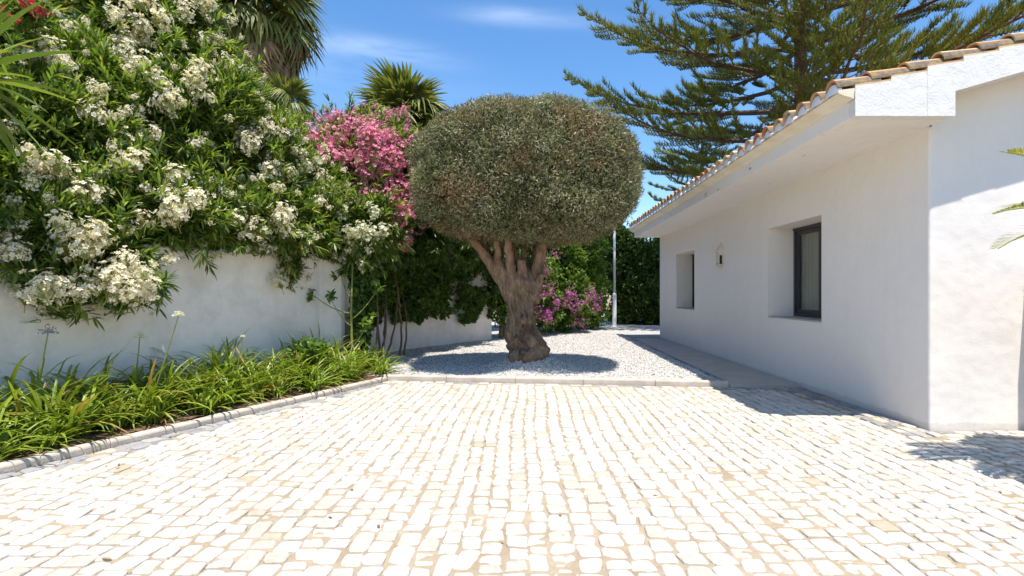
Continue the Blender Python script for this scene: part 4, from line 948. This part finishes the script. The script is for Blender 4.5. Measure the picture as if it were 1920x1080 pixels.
palm_fans = [fan_mesh('frond', M['palm'], 0.85, d, 0.1, 0.9) for d in (0.7, 1.0, 1.3, 0.4)]
dead_fans = [fan_mesh('dry_frond', M['palm_dead'], 0.75, d, 0.0, 0.9) for d in (0.9, 1.2)]
def fan_palm(label, base, top, sc, nlive, ndead, skirt, r0=0.24, live_lo=-0.35):
    root = thing('fan_palm', label, 'palm', base, 'fan palms beyond the wall')
    b = np.array(base, float); t = np.array(top, float); s = np.linspace(0, 1, 40)[:, None]
    g = Geo(); pts = b * (1 - s) + t * s; g.tube(pts, r0 * (1 - 0.25 * s[:, 0]) * (1 + 0.05 * (np.arange(40) % 2)), 12); g.build('trunk', M['palm_trunk'], root, smooth=False)
    for k in range(nlive):
        el = np.interp(k, [0, nlive - 1], [1.25, live_lo]) + R.normal(0, 0.12); az = k * 2.39996 + R.normal(0, 0.2)
        q = R.uniform(0.85, 1.1) * sc
        mesh_copy(palm_fans[k % 4 if el < 0.6 else 3], 'frond', t - b + [0, 0, 0.02 * k / nlive], (R.normal(0, 0.3), -el, az), (q, q, q), root)
    for k in range(ndead):
        f = k / max(1, ndead - 1); el = np.interp(f, [0, 1], [-0.75, -1.45]) + R.normal(0, 0.1); az = k * 2.39996
        q = R.uniform(0.8, 1.1) * sc; hang = np.array([0.9 * r0 * math.cos(az), 0.9 * r0 * math.sin(az), -0.1 - skirt * f])
        mesh_copy(dead_fans[k % 2], 'dry_frond', t - b + hang, (R.normal(0, 0.3), -el, az), (q, q, q), root)
def stand(p): return (p[0], p[1], 0.0)
p1 = at(488, 25, 15.0); fan_palm('tallest fan palm with a skirt of dry fronds above the white oleander', stand(p1), p1, 1.3, 70, 50, 2.4, 0.30, -1.3)
p2 = at(752, 236, 21.0); fan_palm('fan palm with a full crown showing behind the pink oleander and the clipped tree', stand(p2), p2, 1.55, 70, 22, 1.0, 0.24, -1.15)
p3 = at(535, 205, 13.5); fan_palm('low dark fan palm at the foot of the tallest palm', stand(p3), p3, 0.62, 24, 4, 0.3, 0.16, -0.6)

# ------------------------------------------------------------------ rope-branched pine
T_ROPE = (np.array([(0, 0.5, 0), (0, -0.5, 0), (0.5, 0.55, 0.06), (0.5, -0.55, 0.06), (1, 0, 0.18)]), [np.array([(0, 1, 3, 2)]), np.array([(2, 3, 4)])])
def pine(label, base, height, whorls, r0, dens=1.0):
    root = thing('araucaria_pine', label, 'pine tree', base, 'pines behind the house'); b = np.array(base, float)
    g = Geo(); z = np.linspace(0, height, 30); g.tube(np.stack([b[0] + 0.05 * np.sin(z), b[1] + 0 * z, z], -1), r0 * (1 - 0.93 * z / height) + 0.02, 12); g.build('trunk', M['pine_bark'], root, smooth=True)
    for (zw, Lw, nb, sag, az0) in whorls:
        for k in range(nb):
            az = az0 + 2 * np.pi * k / nb + R.normal(0, 0.12); L = Lw * R.uniform(0.85, 1.1)
            d = np.array([math.cos(az), math.sin(az), 0]); sd = np.array([-d[1], d[0], 0]); s = np.linspace(0, 1, 16)
            wob = np.cumsum(R.normal(0, 0.012, 16)) * L
            zz = zw - sag * L * np.sin(s * np.pi * 0.62) + 0.20 * L * s ** 3.0 + 0.06 * L * s
            pts = np.array([b[0], b[1], 0]) + d * (s * L)[:, None] + sd * wob[:, None] + np.array([0, 0, 1.0]) * zz[:, None]
            q = Geo(); q.tube(pts, np.interp(s, [0, 1], [0.012 * L + 0.015, 0.010]), 6, mi=0)
            tw = []; tips = []
            nt = int(L * 5.6 * dens)
            for j in range(nt):
                f = np.interp(j, [0, nt - 1], [0.24, 0.99]) + R.normal(0, 0.01); f = min(max(f, 0.1), 0.995)
                p = np.array([np.interp(f, s, pts[:, c]) for c in range(3)]); side = 1 if j % 2 else -1
                tl = L * (0.30 * (1 - f) + 0.055) * R.uniform(0.7, 1.25)
                dd = nrm(d * R.uniform(0.55, 0.9) + sd * side * R.uniform(0.5, 1.0) + np.array([0, 0, R.normal(0.06, 0.12)]))
                u = np.linspace(0, 1, 6); tp = p + dd * (u * tl)[:, None] + np.array([0, 0, 1.0]) * (0.18 * tl * u ** 2)[:, None]
                q.tube(tp, np.linspace(0.016, 0.006, 6), 4, mi=0, cap=False)
                m = max(4, int(tl * 8.5)); v = np.linspace(0.25, 1.0, m)
                for a_ in v: tips.append((np.array([np.interp(a_, u, tp[:, c]) for c in range(3)]), dd))
            for f in np.linspace(0.55, 1.0, int(L * 1.6)): tips.append((np.array([np.interp(f, s, pts[:, c]) for c in range(3)]), d))
            P = np.array([t_[0] for t_ in tips]); D = np.array([t_[1] for t_ in tips]); nr_ = 16
            P = np.repeat(P, nr_, 0); D = np.repeat(D, nr_, 0); n = len(P)
            S = nrm(np.cross(D, [0, 0, 1.0])); w = R.normal(0, 0.55, n)
            RD = nrm(D * R.uniform(0.3, 1.0, n)[:, None] + S * w[:, None] + np.array([0, 0, 1.0]) * R.uniform(0.5, 1.5, n)[:, None])
            Lr = R.uniform(0.14, 0.31, n) * (0.8 + 0.05 * L)
            tone = np.clip(0.15 + 0.6 * vnoise(P * 0.9, 61) + R.normal(0, 0.16, n), 0, 1)
            q.inst(*T_ROPE, P - RD * 0.05, RD, rdir(n), Lr, 0.0155, tone, mi=1)
            q.build('branch', [M['pine_bark'], M['pine']], root)
pb = at(1500, 560, 17.4); pb[2] = 0
W1 = []
for i, zw in enumerate(np.linspace(5.3, 14.4, 10)): W1.append((zw, np.interp(zw, [4, 7, 11, 14.5], [6.2, 7.1, 6.1, 3.5]), 6 if i % 2 else 5, 0.05 + 0.03 * (i % 2), 0.5 + i * 0.62))
W1 += [(15.2, 2.2, 5, 0, 0.3), (16.0, 1.3, 5, -0.1, 0.8)]
pine('big rope-branched pine rising behind the tiled roof', pb, 16.8, W1, 0.34)
pb = at(1315, 560, 25.0); pb[2] = 0
pine('smaller shaded pine with a thin trunk, low beside the eave and the clipped crown', pb, 11.0, [(z_, np.interp(z_, [4, 11], [3.3, 0.8]), 5, 0.05, i * 0.7) for i, z_ in enumerate(np.linspace(4.6, 10.4, 8))], 0.15, 0.9)

# ------------------------------------------------------------------ bed of strap-leaved plants
def strap_mesh(name, nl, Lm, W=0.024, lo=0.0, hi=1.0):
    g = Geo(); u = np.linspace(0, 1, 8)
    for k in range(nl):
        az = R.uniform(0, 2 * np.pi); L = Lm * R.uniform(0.65, 1.2); up = R.uniform(0.5, 1.45); bend = R.uniform(0.6, 2.0)
        ang = up - bend * u ** 1.5; st = L / 7
        r = np.concatenate([[0], np.cumsum(np.cos(ang[:-1]) * st)]); z = np.concatenate([[0], np.cumsum(np.sin(ang[:-1]) * st)])
        cu = R.normal(0, 0.25); a = az + cu * u; w = W * R.uniform(0.8, 1.25) * np.array([0.6, 0.85, 1, 1, 0.95, 0.8, 0.5, 0.06])
        b = R.normal(0, 0.045, 2)
        c = np.stack([b[0] + np.cos(a) * r, b[1] + np.sin(a) * r, np.maximum(z, -0.02) + 0.0], -1)
        sd = np.stack([-np.sin(a), np.cos(a), 0 * a], -1); up_ = np.array([0, 0, 1.0])
        fold = 0.25 * w
        V = np.concatenate([c + sd * w[:, None] / 2 + up_ * fold[:, None], c, c - sd * w[:, None] / 2 + up_ * fold[:, None]])
        i = np.arange(7); f = np.concatenate([np.stack([i, i + 1, 9 + i, 8 + i], -1), np.stack([8 + i, 9 + i, 17 + i, 16 + i], -1)])
        g.add(V, [f], np.clip(R.normal(0.48, 0.2), lo, hi) if R.random() > 0.04 else 1.0)
    return g.build(name, M['agapanthus'], None, world=False, smooth=False)
front = [strap_mesh('leaf_tuft', 50, 0.58, 0.027) for _ in range(4)]; back = [strap_mesh('leaf_tuft', 56, 0.82, 0.034) for _ in range(4)]; mids = [strap_mesh('leaf_tuft', 54, 0.72, 0.031) for _ in range(4)]
protos_all += front + back + mids
ORD = 'first second third fourth fifth sixth seventh eighth ninth tenth eleventh twelfth thirteenth fourteenth fifteenth sixteenth seventeenth eighteenth nineteenth twentieth'.split()
clumps = {}
def bed_row(rowname, protos, off, ys, smin, smax, desc):
    for i, yy in enumerate(ys):
        y = yy + R.normal(0, 0.05); p = np.array([kerb_x(y), y, 0]) + KN * (off + R.normal(0, 0.05)); p[2] = 0.02
        t = thing('strap_leaf_plant', f'{desc}, {ORD[i]} from the gravel end', 'plant', p, 'strap-leaved plants in the bed')
        s = R.uniform(smin, smax)
        mesh_copy(protos[i % 4], 'leaf_tuft', (0, 0, 0), (R.normal(0, 0.06), R.normal(0, 0.06), R.uniform(0, 6.28)), (s, s, s), t)
        clumps[(rowname, i)] = t
bed_row('front', front, 0.36, np.arange(8.12, 3.3, -0.33), 0.75, 1.05, 'bright strap-leaved clump of the kerb-side row')
bed_row('mid', mids, 0.66, np.arange(8.22, 3.2, -0.32), 0.8, 1.05, 'arching strap-leaved clump of the middle row')
bed_row('back', back, 1.0, np.arange(8.0, 3.0, -0.34), 0.8, 1.1, 'dark strap-leaved clump of the wall-side row')
# flower stalks of four clumps
def stalk(t, base_px, head_px, y, col, label, r=0.055, n=46):
    b = np.array(t.location); h = at(*head_px, y); s0 = np.array([h[0] + (base_px[0] - head_px[0]) / F * y, y + 0.05, 0.1])
    g = Geo(); u = np.linspace(0, 1, 10)[:, None]; m = (s0 + h) / 2 + np.array([0.02, 0, 0.05])
    g.tube(s0 * (1 - u) ** 2 + 2 * m * u * (1 - u) + h * u * u, np.linspace(0.008, 0.005, 10), 6)
    st = g.build('flower_stalk', M['green_stem'], t, smooth=True); st['label'] = label
    f = Geo(); d = rdir(n); d[:, 2] = np.abs(d[:, 2]) * 1.0 - 0.2
    f.inst(*T_DIAM, np.repeat(h[None], n, 0), d, rdir(n), R.uniform(0.6, 1.1, n) * r * 1.3, 0.008, R.random(n))
    f.inst(*T_DIAM, h + d * r * 0.9, nrm(d + 0.4 * rdir(n)), rdir(n), R.uniform(0.3, 0.6, n) * r, 0.012, R.random(n))
    f.build('flower_head', M[col], st)
def near_clump(px, row):
    best = min((k for k in clumps if k[0] == row), key=lambda k: abs(clumps[k].location.x / clumps[k].location.y * F + CX - px)); return clumps[best]
stalk(near_clump(50, 'back'), (45, 690), (90, 624), 4.75, 'mauve_flower', 'bent stalk with a faded mauve flower head', 0.06)
stalk(near_clump(245, 'back'), (240, 690), (262, 632), 5.55, 'cream_flower', 'stalk with a pale open flower head', 0.06)
stalk(near_clump(285, 'mid'), (272, 690), (335, 591), 5.4, 'cream_flower', 'tall leaning stalk with a small pale flower head', 0.045)
stalk(near_clump(430, 'mid'), (430, 690), (455, 631), 6.2, 'cream_flower', 'short stalk with a closed yellow bud', 0.022, 20)
# small broad-leaved plant with yellow blooms among them
leafy('bedding_plant', 'small broad-leaved plant with a yellow bloom near the gravel end of the bed', 'plant', [(*at(578, 655, 7.45), 0.3, 0.25, 0.18)], 40, M['hedge'], (*at(578, 655, 7.45)[:2], 0.03), 0.075, [(580, 668, 1), (590, 683, 1)], [orange_cl[0]], csize=(0.25, 0.3))

def litter():
    g = Geo(); n = 420; x = R.uniform(-4.5, 4.5, n); y = R.uniform(2.2, 13, n)
    ok = (x > kerb_x(y) - 1.2) & (x < 3.8) & ((y < 7.6) | (y > 8.1)) & ((R.random(n) < 0.3) | (x < kerb_x(y) + 0.7) | (y > 8)); x, y = x[ok], y[ok]; n = len(x)
    z = np.where(y > 8.0, gz(x, y) + 0.012, 0.006); z = np.where(x < kerb_x(y), 0.075, z)
    g.inst(*T_LANCE, np.stack([x, y, z], -1), nrm(rdir(n) * [1, 1, 0.15]), nrm(np.array([0, 0, 1.0]) + 0.2 * rdir(n)), R.uniform(0.02, 0.07, n), R.uniform(0.008, 0.02, n))
    tag(g.build('leaf_litter', M['palm_dead']), 'dry fallen leaves scattered over stones, bed and gravel', 'leaf litter', kind='stuff')
litter()
# ------------------------------------------------------------------ yucca at the near end of the bed
def yucca():
    c = np.array([-4.55, 4.25, H + 0.41 * 4.25]); b = (c[0] - 0.05, c[1] + 0.05, 0.03)
    root = thing('yucca', 'yucca with long sword-shaped blades reaching in at the near end of the bed', 'yucca', b)
    g = Geo(); u = np.linspace(0, 1, 14)[:, None]; g.tube(np.array(b) * (1 - u) + c * u, 0.09 * (1 + 0.08 * (np.arange(14) % 2)), 10); g.build('trunk', M['palm_trunk'], root)
    for k in range(46):
        az = k * 2.39996; el = np.interp(k, [0, 45], [1.4, -0.85]); L = R.uniform(0.75, 0.98)
        g = Geo(); s = np.linspace(0, 1, 9); ang = el - 0.35 * s ** 2; st = L / 8
        r = 0.04 + np.concatenate([[0], np.cumsum(np.cos(ang[:-1]) * st)]); z = np.concatenate([[0], np.cumsum(np.sin(ang[:-1]) * st)])
        w = 0.088 * np.array([0.7, 0.85, 1, 1, 0.95, 0.85, 0.65, 0.38, 0.02]); d = np.array([math.cos(az), math.sin(az), 0]); sd = np.array([-d[1], d[0], 0])
        cc = c + d * r[:, None] + np.array([0, 0, 1.0]) * z[:, None]; f = 0.22 * w; nn = np.array([0, 0, 1.0])
        V = np.concatenate([cc + sd * w[:, None] / 2 + nn * f[:, None], cc, cc - sd * w[:, None] / 2 + nn * f[:, None]]); i = np.arange(8)
        g.add(V, [np.concatenate([np.stack([i, i + 1, 10 + i, 9 + i], -1), np.stack([9 + i, 10 + i, 19 + i, 18 + i], -1)])], R.uniform(0.1, 0.95)); g.build('blade', M['yucca'], root)
yucca()

# ------------------------------------------------------------------ feather palm at the gable
def feather_palm():
    c = np.array([4.39, 3.78, 1.60]); b = (c[0], c[1], -0.01)
    root = thing('feather_palm', 'small feather-leaved palm whose frond tips reach in before the gable wall', 'palm', b)
    g = Geo(); u = np.linspace(0, 1, 16)[:, None]; g.tube(np.array(b) * (1 - u) + c * u, 0.10 * (1 + 0.08 * (np.arange(16) % 2)), 10); g.build('trunk', M['palm_trunk'], root)
    specs = [(k * 2.39996 + 0.3, np.interp(k, [0, 33], [1.2, -0.35]) + R.normal(0, 0.05), R.uniform(1.0, 1.2)) for k in range(34)]
    specs = [q for q in specs if abs((q[0] % (2 * math.pi)) - math.pi) > 0.6]
    specs += [(math.pi + 0.04, 0.55, 1.17), (math.pi + 0.10, 0.33, 1.17), (math.pi - 0.05, 0.98, 1.20), (math.pi - 0.10, -0.14, 0.82), (math.pi + 0.5, 0.6, 1.1), (math.pi + 0.45, 0.2, 1.1)]
    for (az, el, L) in specs:
        if math.sin(az) > 0.25: L *= 0.55
        g = Geo(); s = np.linspace(0, 1, 12); ang = el - 0.95 * s ** 1.6; st = L / 11
        r = np.concatenate([[0], np.cumsum(np.cos(ang[:-1]) * st)]); z = np.concatenate([[0], np.cumsum(np.sin(ang[:-1]) * st)])
        d = np.array([math.cos(az), math.sin(az), 0]); sd = np.array([-d[1], d[0], 0]); cc = c + d * r[:, None] + np.array([0, 0, 1.0]) * z[:, None]
        g.tube(cc, np.linspace(0.010, 0.003, 12), 4, var=0.7)
        n = 72; f = np.linspace(0.14, 0.995, n); P = np.stack([np.interp(f, s, cc[:, k]) for k in range(3)], -1); T = nrm(np.stack([np.interp(f, s, np.gradient(cc[:, k])) for k in range(3)], -1))
        for sg in (1, -1):
            up = nrm(np.cross(T, sd)); up = up * np.sign(up[:, 2:3] + 1e-6)
            D = nrm(T * (0.55 + 0.5 * f)[:, None] + sd * sg * 0.85 + up * 0.35 + 0.06 * rdir(n)); LL = 0.20 * np.sin(np.pi * (0.12 + 0.83 * f)) * R.uniform(0.9, 1.1, n) + 0.03
            g.inst(*T_LANCE, P, D, up, LL, 0.013, np.clip(R.normal(0.5, 0.2, n), 0, 1))
        g.build('frond', M['cycad'], root)
feather_palm()

# drop the pattern pieces that were only copied from
for o in protos_all + palm_fans + dead_fans:
    bpy.data.objects.remove(o, do_unlink=True)

# ------------------------------------------------------------------ light, sky, camera
SUN = nrm(np.array([0.07, -0.325, 1.0]))
el = math.asin(SUN[2]); az = math.atan2(SUN[0], SUN[1])
l = bpy.data.lights.new('sun', 'SUN'); l.energy = 3.3; l.angle = math.radians(0.53); l.color = (1.0, 0.945, 0.865)
o = bpy.data.objects.new('sun', l); COL.objects.link(o); o.rotation_euler = Vector(SUN).to_track_quat('Z', 'Y').to_euler(); o.location = (2, -8, 20)
w = bpy.data.worlds.new('World'); scene.world = w; w.use_nodes = True; nt = w.node_tree; nt.nodes.clear()
sky = nt.nodes.new('ShaderNodeTexSky'); sky.sky_type = 'NISHITA'; sky.sun_disc = False; sky.sun_elevation = el; sky.sun_rotation = az
sky.air_density = 1.0; sky.dust_density = 0.3; sky.ozone_density = 2.0; sky.altitude = 50
bg = nt.nodes.new('ShaderNodeBackground'); bg.inputs['Strength'].default_value = 0.11
out = nt.nodes.new('ShaderNodeOutputWorld')
# thin cirrus: two soft streaks high in the sky, broken up by noise
tc = nt.nodes.new('ShaderNodeTexCoord')
def vm(op, a=None, b=None):
    n = nt.nodes.new('ShaderNodeVectorMath'); n.operation = op
    for i, v in enumerate((a, b)):
        if v is None: continue
        if hasattr(v, 'is_linked'): nt.links.new(v, n.inputs[i])
        else: n.inputs[i].default_value = v
    return n
def mt(op, a, b=None, clamp=False):
    n = nt.nodes.new('ShaderNodeMath'); n.operation = op; n.use_clamp = clamp
    for i, v in enumerate((a, b)):
        if v is None: continue
        if hasattr(v, 'is_linked'): nt.links.new(v, n.inputs[i])
        else: n.inputs[i].default_value = v
    return n.outputs[0]
ns = nt.nodes.new('ShaderNodeTexNoise'); ns.inputs['Scale'].default_value = 3.2; ns.inputs['Detail'].default_value = 6; ns.inputs['Roughness'].default_value = 0.55; ns.inputs['Distortion'].default_value = 0.4
mp = nt.nodes.new('ShaderNodeMapping'); mp.inputs['Scale'].default_value = (1.2, 1.0, 6.0); mp.inputs['Rotation'].default_value = (0, -0.08, 0)
nt.links.new(tc.outputs['Generated'], mp.inputs['Vector']); nt.links.new(mp.outputs[0], ns.inputs['Vector'])
dens = None
for (px, py, hw, hh, k) in ((735, 96, 0.125, 0.020, 0.30), (985, 31, 0.13, 0.016, 0.26), (650, 130, 0.22, 0.05, 0.14)):
    d = nrm(np.array([(px - CX) / F, 1.0, -(py - CY) / F])); ri = nrm(np.cross(d, [0, 0, 1.0])); up = np.cross(ri, d)
    up2 = nrm(up + 0.06 * ri); ri2 = nrm(ri - 0.06 * up)
    a = vm('DOT_PRODUCT', tc.outputs['Generated'], tuple(ri2)).outputs['Value']; b = vm('DOT_PRODUCT', tc.outputs['Generated'], tuple(up2)).outputs['Value']; f = vm('DOT_PRODUCT', tc.outputs['Generated'], tuple(d)).outputs['Value']
    a = mt('DIVIDE', a, hw); b = mt('DIVIDE', b, hh); r2 = mt('ADD', mt('MULTIPLY', a, a), mt('MULTIPLY', b, b))
    m = mt('MULTIPLY', mt('POWER', 2.718, mt('MULTIPLY', r2, -1.6)), k); m = mt('MULTIPLY', m, mt('GREATER_THAN', f, 0.3))
    dens = m if dens is None else mt('ADD', dens, m)
nn = mt('MULTIPLY', mt('SUBTRACT', ns.outputs['Fac'], 0.28), 2.6, True)
dens = mt('MULTIPLY', dens, nn, True)
hs = nt.nodes.new('ShaderNodeHueSaturation'); hs.inputs['Saturation'].default_value = 1.24; hs.inputs['Value'].default_value = 0.95; nt.links.new(sky.outputs[0], hs.inputs['Color'])
mx = nt.nodes.new('ShaderNodeMix'); mx.data_type = 'RGBA'; nt.links.new(dens, mx.inputs[0]); nt.links.new(hs.outputs[0], mx.inputs[6]); mx.inputs[7].default_value = (6.2, 6.8, 7.6, 1)
nt.links.new(mx.outputs[2], bg.inputs['Color']); nt.links.new(bg.outputs[0], out.inputs['Surface'])

cd = bpy.data.cameras.new('camera'); cam = bpy.data.objects.new('camera', cd); COL.objects.link(cam); scene.camera = cam
cam.location = (0, 0, H); cam.rotation_euler = (math.pi / 2, 0, 0); cd.sensor_width = 36; cd.lens = 36 * F / 1920
cd.shift_x = -(CX - 960) / 1920; cd.shift_y = (CY - 540) / 1920; cd.clip_end = 1000; cd.clip_start = 0.05
scene.view_settings.view_transform = 'Standard'; scene.view_settings.look = 'None'; scene.view_settings.gamma = 1; scene.view_settings.exposure = 1.18
scene.cycles.max_bounces = 8; scene.cycles.diffuse_bounces = 5; scene.cycles.transparent_max_bounces = 8
scene.cycles.use_denoising = True
